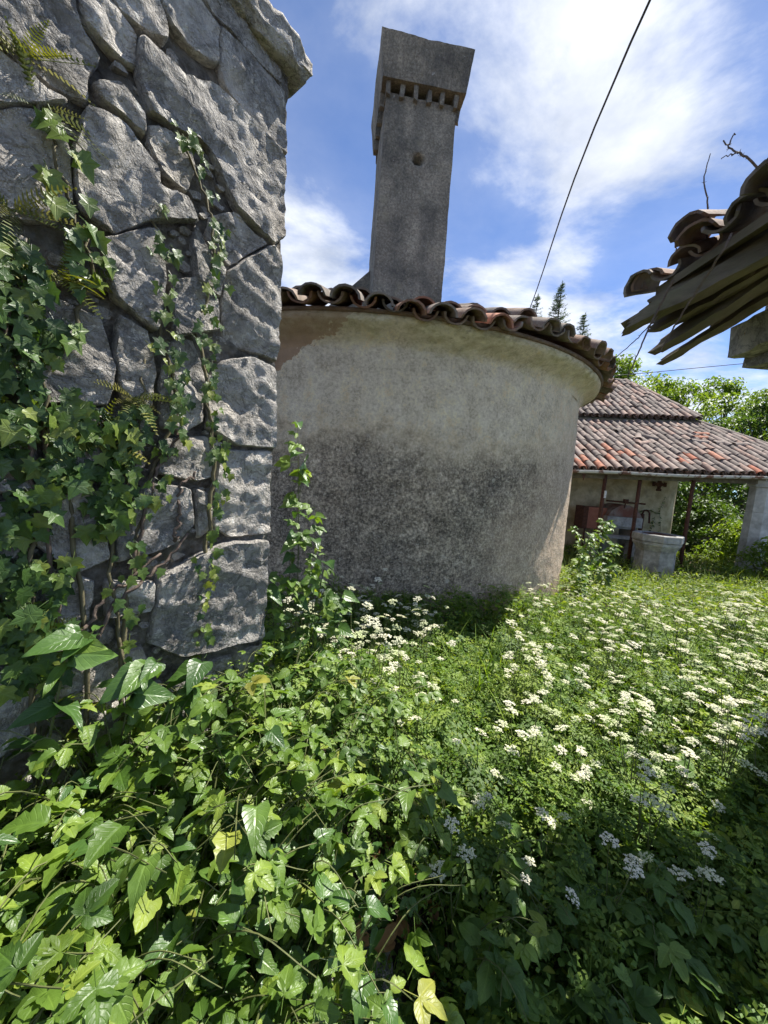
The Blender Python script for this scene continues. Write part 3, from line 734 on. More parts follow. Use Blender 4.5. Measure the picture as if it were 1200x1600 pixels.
def barrel_tile(L, r0, r1, thick=0.018, seg=9, nl=4, bow=0.0, up=True, seed=0):
    """clay barrel tile along +Y (low end at y=0), arched upwards (cover) or downwards (pan)"""
    V = []; sgn = 1 if up else -1
    rr = np.random.default_rng(seed)
    for i in range(nl):
        t = i / (nl - 1); r = r0 + (r1 - r0) * t
        for inner in (0, 1):
            q = r - inner * thick
            for k in range(seg):
                a = math.pi * k / (seg - 1)
                V.append((q * math.cos(a), L * t, sgn * q * math.sin(a) * 0.80))
    V = np.array(V); V[:, 2] += rr.normal(0, 0.0012, len(V)); V[:seg * 2, 1] += np.tile(rr.normal(0, 0.006, seg), 2)
    F = []; w = seg * 2
    for i in range(nl - 1):
        for k in range(seg - 1):
            a = i * w + k; F.append((a, a + 1, a + w + 1, a + w))
            b = a + seg; F.append((b, b + w, b + w + 1, b + 1))
        for k in (0, seg - 1):
            a = i * w + k; F.append((a, a + w, a + w + seg, a + seg))
    for i in (0, nl - 1):
        for k in range(seg - 1):
            a = i * w + k; F.append((a, a + seg, a + seg + 1, a + 1))
    return V, F
def tile_meshes(prefix, mat, L, r0, r1, up=True, n=3, thick=0.018):
    out = []
    for i in range(n):
        V, F = barrel_tile(L, r0, r1, up=up, seed=i + 1, thick=thick); me = mesh_np(prefix, V, F, mat, True); me.set_sharp_from_angle(angle=RAD(38)); out.append(me)
    return out
cover_h = tile_meshes('cover_tile', M['tile_old'], 0.44, 0.118, 0.096, n=4)
cover_hr = tile_meshes('cover_tile_red', M['tile_red'], 0.44, 0.118, 0.096, n=1)
pan_h = tile_meshes('pan_tile', M['tile_old'], 0.44, 0.105, 0.122, up=False)
def place_tile(name, data, parent, loc, axis, normal, s=1.0):
    R3 = frame(np.array([axis]), np.array([normal]))[0]
    o = obj(name, data, parent); o.matrix_basis = to_mat(R3, np.array(loc) - world_origin(parent), s); return o
nrow0 = 100
for row in range(3):
    rad = HR + 0.34 - row * 0.30
    cnt = int(round(2 * math.pi * rad / 0.252))
    for k in range(cnt):
        a = -math.pi + (k + 0.5 + 0.35 * row) * 2 * math.pi / cnt
        deg = math.degrees(a)
        if not (-150 < deg < 32): continue
        jit = rng.normal(0, 1, 6)
        rv = np.array([math.cos(a), math.sin(a), 0])
        ax = -rv + np.array([0, 0, PITCH + 0.02]) + 0.035 * np.array([-rv[1], rv[0], 0]) * jit[0]
        nm = np.array([0, 0, 1.0]) + rv * PITCH + 0.05 * np.array([-rv[1], rv[0], 0]) * jit[1]
        base = HC + rv * (rad + 0.034 * jit[2]) + np.array([0, 0, 2.862 + (HR + 0.34 - rad) * PITCH + 0.014 * jit[3] + 0.028 * (row > 0)])
        base[2] += 0.035 * math.sin(a * 5.3) + 0.02 * math.sin(a * 11 + 1)
        red = rng.random() < (0.02 + 0.05 * row)
        place_tile('cover_tile', cover_hr[0] if red else cover_h[rng.integers(3)], roof, base, ax, nm, 1.0 + 0.03 * jit[4])
        a2 = a + math.pi / cnt; rv = np.array([math.cos(a2), math.sin(a2), 0])
        if row == 0:
            ax = -rv + np.array([0, 0, PITCH + 0.02]); nm = np.array([0, 0, 1.0]) + rv * PITCH
            base = HC + rv * (rad - 0.02 + 0.02 * jit[5]) + np.array([0, 0, 2.925 + 0.035 * math.sin(a * 5.3) + 0.02 * math.sin(a * 11 + 1) + 0.006 * jit[0]])
            place_tile('pan_tile', pan_h[rng.integers(3)], roof, base, ax, nm)
# chimney
CR = np.array([[0.990, -0.139, 0], [0.139, 0.990, 0], [0, 0, 1.0]])      # turned 8 degrees
CO = np.array([0.015, 4.95, 0.0])                                        # axis of the shaft
CW, CDp = 0.80, 0.90
def chim(p): return np.asarray(p, float) @ CR.T + CO
def rough_box(x0, x1, y0, y1, z0, z1, step, flare=0.0, amp=0.008, hole=None, seed=0, fine=0.004):
    """box skin with evenly gridded faces, slightly lumpy; flare widens the top"""
    V = []; F = []; n0 = 0
    def face(o, u, v, lu, lv):
        nonlocal n0
        nu, nv = max(2, int(lu / step) + 1), max(2, int(lv / step) + 1)
        a, b = np.meshgrid(np.linspace(0, lu, nu), np.linspace(0, lv, nv))
        P = np.array(o) + a.reshape(-1, 1) * np.array(u) + b.reshape(-1, 1) * np.array(v)
        V.append(P)
        for j in range(nv - 1):
            for i in range(nu - 1):
                q = n0 + j * nu + i; F.append((q, q + 1, q + nu + 1, q + nu))
        n0 += len(P)
    w, d, h = x1 - x0, y1 - y0, z1 - z0
    face((x0, y0, z0), (1, 0, 0), (0, 0, 1), w, h); face((x1, y1, z0), (-1, 0, 0), (0, 0, 1), w, h)
    face((x0, y1, z0), (0, -1, 0), (0, 0, 1), d, h); face((x1, y0, z0), (0, 1, 0), (0, 0, 1), d, h)
    face((x0, y0, z1), (1, 0, 0), (0, 1, 0), w, d); face((x0, y1, z0), (1, 0, 0), (0, -1, 0), w, d)
    V = np.vstack(V); front = np.isclose(V[:, 1], y0, atol=1e-6)
    if flare:
        t = (V[:, 2:3] - z0) / h; c = np.array([(x0 + x1) / 2, (y0 + y1) / 2]); V[:, :2] = c + (V[:, :2] - c) * (1 + flare * t)
    disp = np.stack([fbm(V + 3.3 * i, 3.0, 3, seed + i) for i in range(3)], 1) * amp + np.stack([fbm(V + 8.8 * i, 22, 3, seed + 9 + i) for i in range(3)], 1) * fine
    # knock back the arrises
    V2 = V + disp
    if hole is not None:
        r = np.hypot((V[:, 0] - hole[0]) * 1.0, (V[:, 2] - hole[1]) * 1.1) + 0.02 * fbm(V, 14, 2, 77)
        V2[:, 1] += np.where(front, 0.24 * (1 - sstep(0.036, 0.062, r)), 0)
    return V2, F
V, F = rough_box(-CW / 2, CW / 2, -CDp / 2, CDp / 2, 2.9, 5.545, 0.024, -0.045, 0.010, (0.0, 4.96), 5)
chimney = part('chimney', chim(V), F, M['chimney'], house, True)
V, F = rough_box(-CW / 2 - 0.035, CW / 2 + 0.05, -CDp / 2 - 0.06, CDp / 2 + 0.06, 5.615, 5.99, 0.03, 0.10, 0.014, None, 15)
part('chimney_cap', chim(V), F, M['chimney'], chimney, True)
V, F = rough_box(-CW / 2 + 0.10, CW / 2 - 0.10, -CDp / 2 + 0.10, CDp / 2 - 0.10, 5.49, 5.63, 0.06, 0, 0.004)
part('flue', chim(V), F, M['dark'], chimney)  # near-black block filling the gap between shaft and cap
def fin(cx, cy, sx, sy):
    mb = MB(); mb.box((0, 0, 5.56), (sx, sy, 0.13), None, 0.007)
    v = np.vstack(mb.V) + np.array([cx, cy, 0]); return part('bracket', chim(v), mb.F, M['chimney'], chimney)
for x in np.linspace(-CW / 2 + 0.03, CW / 2 - 0.04, 6):
    fin(x, -CDp / 2 + 0.05, 0.045, 0.15); fin(x, CDp / 2 - 0.03, 0.05, 0.14)
for y in np.linspace(-CDp / 2 + 0.16, CDp / 2 - 0.16, 4):
    fin(-CW / 2 + 0.03, y, 0.14, 0.05); fin(CW / 2 - 0.02, y, 0.14, 0.05)
# mortar fillet round the foot of the stack, and the small cement saddle to its left
V, F = rough_box(-CW / 2 - 0.05, CW / 2 + 0.05, -CDp / 2 - 0.05, CDp / 2 + 0.05, 3.0, 3.50, 0.05, -0.05, 0.02, None, 25)
part('mortar_fillet', chim(V), F, M['chimney'], chimney, True)
mb = MB(); mb.add(chim([(-CW / 2 - 0.75, 0.05, 3.25), (-CW / 2 + 0.02, 0.05, 4.02), (-CW / 2 + 0.02, 0.05, 3.2), (-CW / 2 - 0.75, 0.45, 3.25), (-CW / 2 + 0.02, 0.45, 4.02), (-CW / 2 + 0.02, 0.45, 3.2)]),
    [(0, 1, 2), (3, 5, 4), (0, 3, 4, 1), (1, 4, 5, 2), (0, 2, 5, 3)])
mb.build('saddle', M['chimney'], chimney)

# ------------------------------------------------------------------ open shed with the two-stage tile roof
shed = thing('open_shed', 'open fronted shed with two stage clay tile roof on iron posts', 'shed', (6.3, 10.0, -0.22))
EY = 8.42                                                 # eave line
def eave_z(x): return 1.90 + 0.040 * (x - 3.85)
LP, UP = 0.50, 0.60
def low_z(x, y): return eave_z(x) + 0.06 + LP * (y - EY)
UY = 11.15
def up_z(x, y): return low_z(x, UY) + 0.20 + UP * (y - UY)
RY = 13.75
def xr_low(y): return 8.85 + (11.3 - y) * 0.47            # right-hand verge of the lower slope
def xr_up(y): return 8.75 - (y - 11.15) * 0.27
def quad_sheet(name, x0f, x1f, y0, y1, zf, mat, parent, thick, nx=12, ny=6):
    V = []; F = []
    for side in (0, -thick):
        for y in np.linspace(y0, y1, ny):
            for t in np.linspace(0, 1, nx):
                x = x0f(y) + (x1f(y) - x0f(y)) * t; V.append((x, y, zf(x, y) + side))
    k = nx * ny
    for j in range(ny - 1):
        for i in range(nx - 1):
            a = j * nx + i; F.append((a, a + 1, a + nx + 1, a + nx)); F.append((a + k, a + k + nx, a + k + nx + 1, a + k + 1))
    for i in range(nx - 1):
        F.append((i, i + k, i + k + 1, i + 1)); a = (ny - 1) * nx + i; F.append((a, a + 1, a + k + 1, a + k))
    for j in range(ny - 1):
        a = j * nx; F.append((a, a + nx, a + nx + k, a + k)); a = j * nx + nx - 1; F.append((a, a + k, a + nx + k, a + nx))
    return part(name, V, F, mat, parent)
lower = quad_sheet('lower_roof', lambda y: 2.9, lambda y: xr_low(y) + 0.02, EY, UY + 0.5, lambda x, y: low_z(x, y) - 0.075, M['wood'], shed, 0.05)
upper = quad_sheet('upper_roof', lambda y: 2.9, lambda y: xr_up(y) + 0.02, UY, RY, lambda x, y: up_z(x, y) - 0.075, M['wood'], shed, 0.05)
cov_s = tile_meshes('shed_cover_tile', M['tile_shed'], 0.40, 0.088, 0.070)
cov_r = tile_meshes('shed_red_tile', M['tile_red'], 0.40, 0.088, 0.070, n=1)
panV, panF = barrel_tile(0.40, 0.080, 0.092, up=False, seg=6, nl=2)
pans = {0: MB(), 1: MB()}
n_tiles = 0
reds = [(0, 0), (1, 0), (3, 0), (0, 1), (2, 1), (4, 1), (0, 2), (5, 0), (1, 3), (0, 5), (0, 6), (7, 1), (9, 2), (10, 2), (15, 1), (17, 2), (22, 0), (20, 2), (8, 3)]
def tile_slope(which, zf, y0, y1, slope, xrf, parent, x_start):
    global n_tiles
    row = 0; y = y0; dy = 0.30 / math.hypot(1, slope)
    while y < y1:
        col = 0; x = x_start
        while x < xrf(y) - 0.05:
            j = rng.normal(0, 1, 5)
            vis = x > 3.55 * (y / 8.5) - 0.2
            ax = np.array([0.02 * j[0], 1.0, slope + 0.025 + 0.01 * j[4]]); nm = np.array([0.05 * j[1], -slope, 1.0])
            loc = (x + 0.010 * j[2], y - 0.06 + 0.018 * j[3], zf(x, y) + 0.012 + 0.012 * math.sin(x * 2.1 + y))
            if vis:
                red = (which == 0 and (col - 3, row) in reds)
                place_tile('cover_tile', cov_r[0] if red else cov_s[rng.integers(3)], parent, loc, ax, nm, 1 + 0.02 * j[0]); n_tiles += 1
                R3 = frame(np.array([[0, 1.0, slope + 0.02]]), np.array([nm]))[0]
                pans[which].add(panV @ R3.T + np.array((x + 0.1, y - 0.04, zf(x, y) + 0.02)), panF)
            x += 0.200; col += 1
        y += dy; row += 1
tile_slope(0, low_z, EY, UY + 0.12, LP, xr_low, lower, 3.0)
tile_slope(1, up_z, UY, RY - 0.1, UP, xr_up, upper, 3.0)
o = pans[0].build('pan_tiles', M['tile_pan'], lower); o['kind'] = 'stuff'
o = pans[1].build('pan_tiles', M['tile_pan'], upper); o['kind'] = 'stuff'
# ridge and verge caps
for i in range(11):
    x = 4.0 + i * 0.36
    place_tile('ridge_tile', cov_s[i % 3], upper, (x, RY + 0.02, up_z(x, RY) + 0.05), (1, 0, 0.0), (0, 0, 1), 1.25)
for i in range(8):
    y = UY + 0.05 + i * 0.33
    place_tile('verge_tile', cov_s[i % 3], upper, (xr_up(y) + 0.02, y, up_z(xr_up(y), y) + 0.03), (-0.27, 1, UP + 0.02), (0, -UP, 1), 1.1)
for i in range(9):
    y = EY + 0.02 + i * 0.32
    place_tile('verge_tile', cov_s[(i * 2) % 3], lower, (xr_low(y) + 0.02, y, low_z(xr_low(y), y) + 0.03), (-0.47, 1, LP + 0.02), (0, -LP, 1), 1.1)
# slipped and broken tiles lying loose on the slope
for (x, y, az, k) in [(6.05, 9.55, 1.2, 's'), (6.25, 9.85, 0.5, 's'), (7.75, 10.05, 1.45, 'r'), (7.55, 9.85, 1.7, 's'), (8.05, 9.75, 1.3, 's'), (5.9, 10.3, 0.9, 's'), (7.95, 10.3, 1.5, 'r'), (8.5, 9.7, 1.4, 's'), (6.45, 10.1, 2.2, 's')]:
    d = np.array([math.sin(az), math.cos(az), 0]); d[2] = LP * d[1] + 0.03
    place_tile('loose_tile', (cov_r if k == 'r' else cov_s)[0], lower, (x, y, low_z(x, y) + 0.085), d, (0.15, -LP, 1))
# front wall plate, gutter, posts
mb = MB(); mb.box((6.6, EY + 0.14, 1.92), (7.4, 0.12, 0.12), [[1, 0, -0.04], [0, 1, 0], [0.04, 0, 1]]); mb.build('wall_plate', M['wood'], shed)
V = []; nseg = 40
for i in range(nseg):
    x = 3.0 + 7.2 * i / (nseg - 1)
    for a in np.linspace(math.pi, 2 * math.pi, 8):
        V.append((x, EY - 0.10 + 0.062 * math.cos(a), eave_z(x) + 0.01 + 0.062 * math.sin(a) + 0.012 * math.sin(x * 1.7)))
    for a in np.linspace(2 * math.pi, math.pi, 8):
        V.append((x, EY - 0.10 + 0.056 * math.cos(a), eave_z(x) + 0.012 + 0.056 * math.sin(a) + 0.012 * math.sin(x * 1.7)))
F = [(i * 16 + k, i * 16 + (k + 1) % 16, (i + 1) * 16 + (k + 1) % 16, (i + 1) * 16 + k) for i in range(nseg - 1) for k in range(16)]
part('gutter', V, F, M['gutter'], shed, False)
for x in (3.9, 5.0, 6.4, 7.5, 8.5):
    mb = MB(); mb.tube([(x, EY - 0.02, eave_z(x) + 0.05), (x, EY - 0.17, eave_z(x) + 0.06), (x, EY - 0.175, eave_z(x) - 0.02), (x, EY - 0.10, eave_z(x) - 0.062), (x, EY - 0.01, eave_z(x) - 0.03)], 0.009, 5)
    mb.build('gutter_bracket', M['rust'], shed)
mb = MB(); mb.add([(4.18, EY - .12, 1.86), (4.26, EY - .12, 1.86), (4.22, EY - .12, 1.72), (4.18, EY - .10, 1.86), (4.26, EY - .10, 1.86), (4.22, EY - .10, 1.72)], [(0, 2, 1), (3, 4, 5), (0, 1, 4, 3), (1, 2, 5, 4), (2, 0, 3, 5)])
mb.build('hanging_hook', M['rust'], shed)
for (x, y, lean) in ((4.80, 8.52, -0.05), (5.62, 8.60, 0.06), (6.72, 8.50, 0.06)):
    mb = MB(); mb.tube([(x + lean * 0, y, -0.4), (x, y, 0.9), (x, y, 1.90)], 0.040, 10)
    po = mb.build('post', M['rust'], shed, True)
    mb = MB(); mb.tube([(x, y, 0.56), (x, y, 0.62)], 0.050, 10); mb.build('collar', M['rust'], po)
    mb = MB(); mb.box((x, y, 1.895), (0.14, 0.14, 0.012)); mb.build('head_plate', M['rust'], po)
mb = MB(); mb.box((4.815, 8.465, 1.45), (0.045, 0.02, 0.16)); mb.build('white_tag', M['gutter'], shed)
# back wall with its rounded right-hand end
V = []; nz = 14
path = [(3.0, 10.45), (4, 10.45), (5, 10.45), (6, 10.45), (7.5, 10.45)] + [(7.5 + 0.72 * math.sin(a), 11.17 - 0.72 * math.cos(a)) for a in np.linspace(0.15, math.pi * 0.6, 14)]
path = np.array(path)
for z in np.linspace(-0.6, 3.05, nz):
    for p in path: V.append((p[0], p[1], z))
V = np.array(V); V[:, 1] += 0.02 * fbm(V, 1.7, 3, 8)
k = len(path); F = [(j * k + i, j * k + i + 1, (j + 1) * k + i + 1, (j + 1) * k + i) for j in range(nz - 1) for i in range(k - 1)]
part('back_wall', V, F, M['cream'], shed, True)
# stone pillar at the front corner, chamfered
mb = MB()
def prism(mb, cx, cy, z0, z1, r0, r1, n=8, rot=math.pi / 8, sq=1.0):
    V = [(cx + r * math.cos(2 * math.pi * i / n + rot), cy + sq * r * math.sin(2 * math.pi * i / n + rot), z) for (r, z) in ((r0, z0), (r1, z1)) for i in range(n)]
    F = [(i, (i + 1) % n, n + (i + 1) % n, n + i) for i in range(n)] + [tuple(range(n))[::-1], tuple(range(n, 2 * n))]
    mb.add(V, F)
pil = None
for i, (z0, z1, r) in enumerate(((-0.5, 0.55, 0.25), (0.556, 1.30, 0.24), (1.306, 1.86, 0.232), (1.866, 2.03, 0.275))):
    mb = MB(); prism(mb, 8.36, 8.62, z0, z1, r, r - 0.004)
    if pil is None: pil = mb.build('pillar', M['pillar'], shed)
    else: mb.build('pillar_drum' if i < 3 else 'capital', M['pillar'], pil)
# cross shaped iron anchor on the back wall
mb = MB(); c = np.array([7.30, 10.36, 1.79])
mb.box(c, (0.30, 0.04, 0.07)); mb.box(c, (0.07, 0.045, 0.30)); mb.box(c + [0, -.005, 0], (0.14, 0.04, 0.14), [[.707, 0, .707], [0, 1, 0], [-.707, 0, .707]])
for d in ((-.15, 0), (.15, 0), (0, -.15), (0, .15)): mb.box(c + [d[0], -.004, d[1]], (0.06, 0.04, 0.12) if d[0] else (0.12, 0.04, 0.06))
mb.tube([c + [0.03, -0.01, 0.17], c + [0.02, -0.03, 0.26], c + [0.05, -0.02, 0.34]], 0.012, 5)
mb.build('wall_anchor', M['rust'], shed)

# ------------------------------------------------------------------ well head in front of the shed
well = thing('stone_well', 'octagonal pale stone well head with flared rim in front of the shed', 'well', (5.80, 8.05, -0.2))
def ring_solid(name, cx, cy, rows, mat, parent, n=8, rot=math.pi / 8, inner=None):
    V = []; F = []
    rows = list(rows) + ([(inner, rows[-1][1]), (inner, rows[-1][1] - 0.35)] if inner else [])
    for r, z in rows: V += [(cx + r * math.cos(2 * math.pi * i / n + rot), cy + r * math.sin(2 * math.pi * i / n + rot), z) for i in range(n)]
    for j in range(len(rows) - 1):
        for i in range(n):
            F.append((j * n + i, j * n + (i + 1) % n, (j + 1) * n + (i + 1) % n, (j + 1) * n + i))
    F.append(tuple(range(n))[::-1]); F.append(tuple(range((len(rows) - 1) * n, len(rows) * n)))
    return part(name, V, F, mat, parent)
WX, WY = 5.80, 8.05
ring_solid('body', WX, WY, [(0.375, -0.35), (0.365, 0.36)], M['pale_stone'], well)
ring_solid('flared_collar', WX, WY, [(0.37, 0.365), (0.38, 0.40), (0.415, 0.46), (0.445, 0.50), (0.452, 0.56)], M['pale_stone'], well)
ring_solid('rim', WX, WY, [(0.435, 0.565), (0.468, 0.575), (0.468, 0.70), (0.456, 0.715)], M['pale_stone'], well, inner=0.345)
ring_solid('lid', WX, WY, [(0.335, 0.66), (0.335, 0.69), (0.05, 0.735)], M['rust'], well)

# ------------------------------------------------------------------ things stored under the shed roof
tr = thing('domed_cistern', 'pale stone cistern with rust stained domed lid under the shed roof', 'cistern', (5.92, 9.7, -0.2))
def half_round(name, x0, x1, y0, y1, z0, rise, mat, parent, n=12):
    V = []; F = []
    for y in (y0, y1):
        for i in range(n + 1):
            t = i / n; V.append((x0 + (x1 - x0) * t, y, z0 + rise * math.sin(math.pi * t) ** 0.7))
    for i in range(n): F.append((i, i + 1, n + 2 + i, n + 1 + i))
    F.append(tuple(range(n + 1))[::-1]); F.append(tuple(range(n + 1, 2 * n + 2))); F.append((0, n + 1, 2 * n + 1, n))
    return part(name, V, F, mat, parent)
mb = MB(); mb.box((5.92, 9.75, 0.79), (0.86, 0.70, 0.24)); mb.build('basin', M['pale_stone'], tr)
mb = MB(); mb.box((5.92, 9.75, 0.64), (0.70, 0.55, 0.055)); mb.build('foot_course', M['pale_stone'], tr)
for x in (5.60, 6.24):
    mb = MB(); mb.box((x, 9.75, 0.20), (0.14, 0.5, 0.82)); mb.build('support', M['pale_stone'], tr)
half_round('lid', 5.50, 6.34, 9.42, 10.08, 0.915, 0.30, M['rust_lid'], tr)
mb = MB(); mb.tube([(5.40, 9.40, 1.285), (6.35, 9.40, 1.27)], 0.022, 8); mb.build('lifting_bar', M['rust'], tr)
mb = MB(); mb.box((5.87, 9.40, 1.30), (0.10, 0.07, 0.11)); mb.tube([(5.87, 9.40, 1.25), (5.87, 9.42, 1.13)], 0.015, 6); mb.build('clasp', M['rust'], tr)

bx = thing('rusty_box', 'faded red metal box on legs beside the domed cistern', 'box', (5.28, 9.8, -0.2))
mb = MB(); mb.box((5.33, 9.80, 0.82), (0.46, 0.40, 0.54)); mb.build('body', M['red_panel'], bx)
mb = MB(); mb.box((5.04, 9.80, 0.82), (0.12, 0.42, 0.56)); mb.build('end_panel', M['rust'], bx)
for x in (5.08, 5.52):
    for y in (9.64, 9.96):
        mb = MB(); mb.tube([(x, y, -0.35), (x, y, 0.56)], 0.022, 6); mb.build('leg', M['rust'], bx)
tb = thing('low_stone_table', 'low stone slab bench before the domed cistern', 'bench', (5.6, 9.2, -0.2))
mb = MB(); mb.box((5.55, 9.2, 0.44), (1.15, 0.34, 0.055)); mb.build('slab', M['pale_stone'], tb)
for x in (5.08, 6.0):
    mb = MB(); mb.box((x, 9.2, 0.06), (0.10, 0.26, 0.70)); mb.build('support', M['pale_stone'], tb)
pump = thing('iron_pump', 'short rusty iron hand pump between cistern and well', 'pump', (6.50, 9.6, -0.2))
mb = MB(); mb.tube([(6.45, 9.6, -0.3), (6.45, 9.6, 1.02)], 0.05, 8); mb.build('body', M['rust'], pump, True)
mb = MB(); mb.tube([(6.45, 9.6, 1.02), (6.47, 9.58, 1.10), (6.53, 9.55, 1.11), (6.57, 9.52, 1.05), (6.58, 9.5, 0.80)], 0.022, 6); mb.build('handle', M['rust'], pump, True)
pp = thing('bent_pipe', 'thin whitish bent pipe standing beside the left iron post', 'pipe', (4.72, 8.5, -0.2))
mb = MB(); mb.tube(spline([(4.86, 8.44, 0.52), (4.74, 8.44, 0.50), (4.68, 8.42, 0.40), (4.70, 8.42, 0.24), (4.76, 8.44, 0.10), (4.74, 8.44, -0.35)], 18), 0.020, 6); mb.build('pipe_run', M['gutter'], pp, True)

# ------------------------------------------------------------------ ruined eave at the upper right
ruin = thing('ruined_eave', 'ruined overhanging roof corner with broken clay tiles and rotten boards', 'roof', (2.1, 1.2, 0))
RP = 0.42
K_ = 0.8
def rz(x): return 2.56 + RP * (x - 1.20)
mb = MB()
def slab(mb, x0, x1, y0, y1, zf, th):
    V = [(x, y, zf(x) + d) for d in (0, -th) for (x, y) in ((x0, y0), (x1, y0), (x1, y1), (x0, y1))]
    mb.add(V, [(0, 1, 2, 3), (7, 6, 5, 4), (0, 4, 5, 1), (1, 5, 6, 2), (2, 6, 7, 3), (3, 7, 4, 0)])
for bx_ in (1.20, 1.40, 1.62): slab(mb, bx_, bx_ + 0.07, 1.16, 1.92, lambda x: rz(x) - 0.01, 0.035)      # battens left of the decking
deck = mb.build('tile_battens', M['wood'], ruin)
for k, y in enumerate(np.arange(1.20, 1.93, 0.33)):
    mb = MB(); slab(mb, 1.20 + 0.05 * ((k * 5) % 3), 1.95, y, y + 0.09, lambda x: rz(x) - 0.065, 0.11); mb.build('rafter', M['wood'], ruin)
cov_d = tile_meshes('ruin_cover_tile', M['tile_old'], 0.30, 0.070, 0.058, thick=0.012)
pan_d = tile_meshes('ruin_pan_tile', M['tile_old'], 0.30, 0.062, 0.074, up=False, thick=0.012)
eave_j = {0: (-0.02, -0.03, 0.25), 1: (0.05, -0.02, -0.20), 2: (-0.03, 0.02, 0.12), 3: (0.05, 0.0, -0.1), 4: (-0.03, 0.03, 0.1)}
for row in range(1):
    k = 0; y = 1.89
    while y > 1.18:
        j = rng.normal(0, 1, 5)
        dx, dz, yaw = eave_j.get(k, (0.02 * j[0], 0.01 * j[1], 0.05 * j[2])) if row == 0 else (0.02 * j[0], 0.01 * j[1], 0.04 * j[2])
        x = 1.152 + row * 0.26 + dx * K_; z = rz(x) + 0.045 + dz * K_ + 0.02 * (row > 0)
        place_tile('cover_tile', cov_d[k % 3], deck, (x, y, z), (0.86, 0.50 + yaw, RP + 0.02), (-RP, 0.06 * j[3], 1))
        place_tile('pan_tile', pan_d[k % 3], deck, (x + 0.025, y - 0.071, z + 0.034), (0.86, 0.50 + yaw * .4, RP + 0.02), (-RP, 0.0, 1))
        y -= 0.142; k += 1
place_tile('slipped_tile', cov_d[1], deck, (1.10, 1.90, 2.545), (0.8, 0.5, 0.34), (-0.5, 0.35, 1))
place_tile('slipped_tile', cov_d[2], deck, (1.13, 1.66, 2.65), (0.8, 0.5, 0.42), (-0.5, 0.1, 1))
def board(name, a, b, w, th, seed, mat=M['wood'], ragged=0.05, parent=ruin, wdir=None):
    """rotten board from a to b with a splintered far end"""
    a, b = np.array(a, float), np.array(b, float); d = b - a; L = np.linalg.norm(d); d /= L
    wv = np.array(wdir, float) if wdir is not None else np.array([1.0, 0.6, 0.3]); wv -= (wv @ d) * d; wv /= np.linalg.norm(wv); tv = np.cross(d, wv)
    rr = np.random.default_rng(seed); nl, nw = 18, 7; V = []; F = []
    for side in (0, 1):
        for i in range(nl):
            for k in range(nw):
                t = i / (nl - 1); u = (k / (nw - 1) - 0.5) * w * (0.62 + 0.38 * min(1, t * 3.0))
                s = t * L - (ragged * 1.6 * (rr.random() - .3) if i == 0 else 0) + (0.6 * ragged * rr.random() if i == 1 else 0)
                p = a + d * s + wv * (u + 0.004 * math.sin(t * 7 + seed)) + tv * ((side - 0.5) * th + 0.004 * math.sin(t * 5 + seed * 2))
                V.append(p)
    V = np.array(V); V += np.stack([fbm(V + 4.4 * i, 18, 3, seed + i) for i in range(3)], 1) * 0.010
    k0 = nl * nw
    for i in range(nl - 1):
        for k in range(nw - 1):
            q = i * nw + k; F.append((q, q + 1, q + nw + 1, q + nw)); F.append((q + k0, q + k0 + nw, q + k0 + nw + 1, q + k0 + 1))
    for i in range(nl - 1):
        for k in (0, nw - 1):
            q = i * nw + k; F.append((q, q + nw, q + nw + k0, q + k0))
    for k in range(nw - 1):
        for i in (0, nl - 1):
            q = i * nw + k; F.append((q, q + k0, q + k0 + 1, q + 1))
    return part(name, V, F, mat, parent, False)
board('rotten_board', (1.088, 1.888, 2.356), (1.4, 1.24, 2.56), 0.088, 0.04, 1, wdir=(0.3, 0.1, 1.0))
board('rotten_board', (1.176, 1.896, 2.448), (1.44, 1.04, 2.592), 0.192, 0.024, 4, wdir=(0.5, 0.2, 1.0))
board('rotten_board', (1.28, 1.952, 2.3), (1.52, 1.2, 2.608), 0.12, 0.036, 2, wdir=(0.5, 0.2, 1.0))
board('rotten_board', (1.36, 2, 2.266), (1.6, 1.28, 2.544), 0.044, 0.032, 3, wdir=(0.5, 0.2, 1.0))
board('rotten_board', (1.22, 1.90, 2.375), (1.47, 1.16, 2.585), 0.13, 0.02, 11, wdir=(0.5, 0.2, 1.0))
board('rotten_board', (1.31, 1.86, 2.42), (1.56, 1.10, 2.63), 0.17, 0.02, 12, wdir=(0.6, 0.2, 0.8))
board('rotten_board', (1.424, 1.936, 2.416), (1.66, 1.16, 2.62), 0.20, 0.024, 6, wdir=(0.7, 0.2, 0.7))
board('rotten_board', (1.568, 1.968, 2.448), (1.80, 1.30, 2.62), 0.16, 0.024, 7, wdir=(0.9, 0.2, 0.4))
def rubble(name, x0, x1, y0, y1, z0, z1, seed, parent=ruin):
    V, F = rough_box(x0, x1, y0, y1, z0, z1, 0.035, 0.0, 0.03, None, seed, 0.012)
    return part(name, V, F, M['limestone'], parent, True)
rubble('corbel_stone', 1.624, 2.096, 1.68, 2, 2.292, 2.436, 71)
rubble('corbel_stone', 1.728, 2.128, 1.664, 1.984, 2.228, 2.288, 72)
rubble('wall_head', 1.76, 2.24, 1.616, 1.952, 2.44, 2.56, 75)
rz0 = 0
for k, (z0, z1) in enumerate(((-0.3, 0.35), (0.36, 0.80), (0.81, 1.25), (1.26, 1.75), (1.76, 2.215))):
    rubble('pier_course', 2.08 + 0.015 * (k % 2), 2.4, 1.50, 1.92, z0, z1, 90 + k)
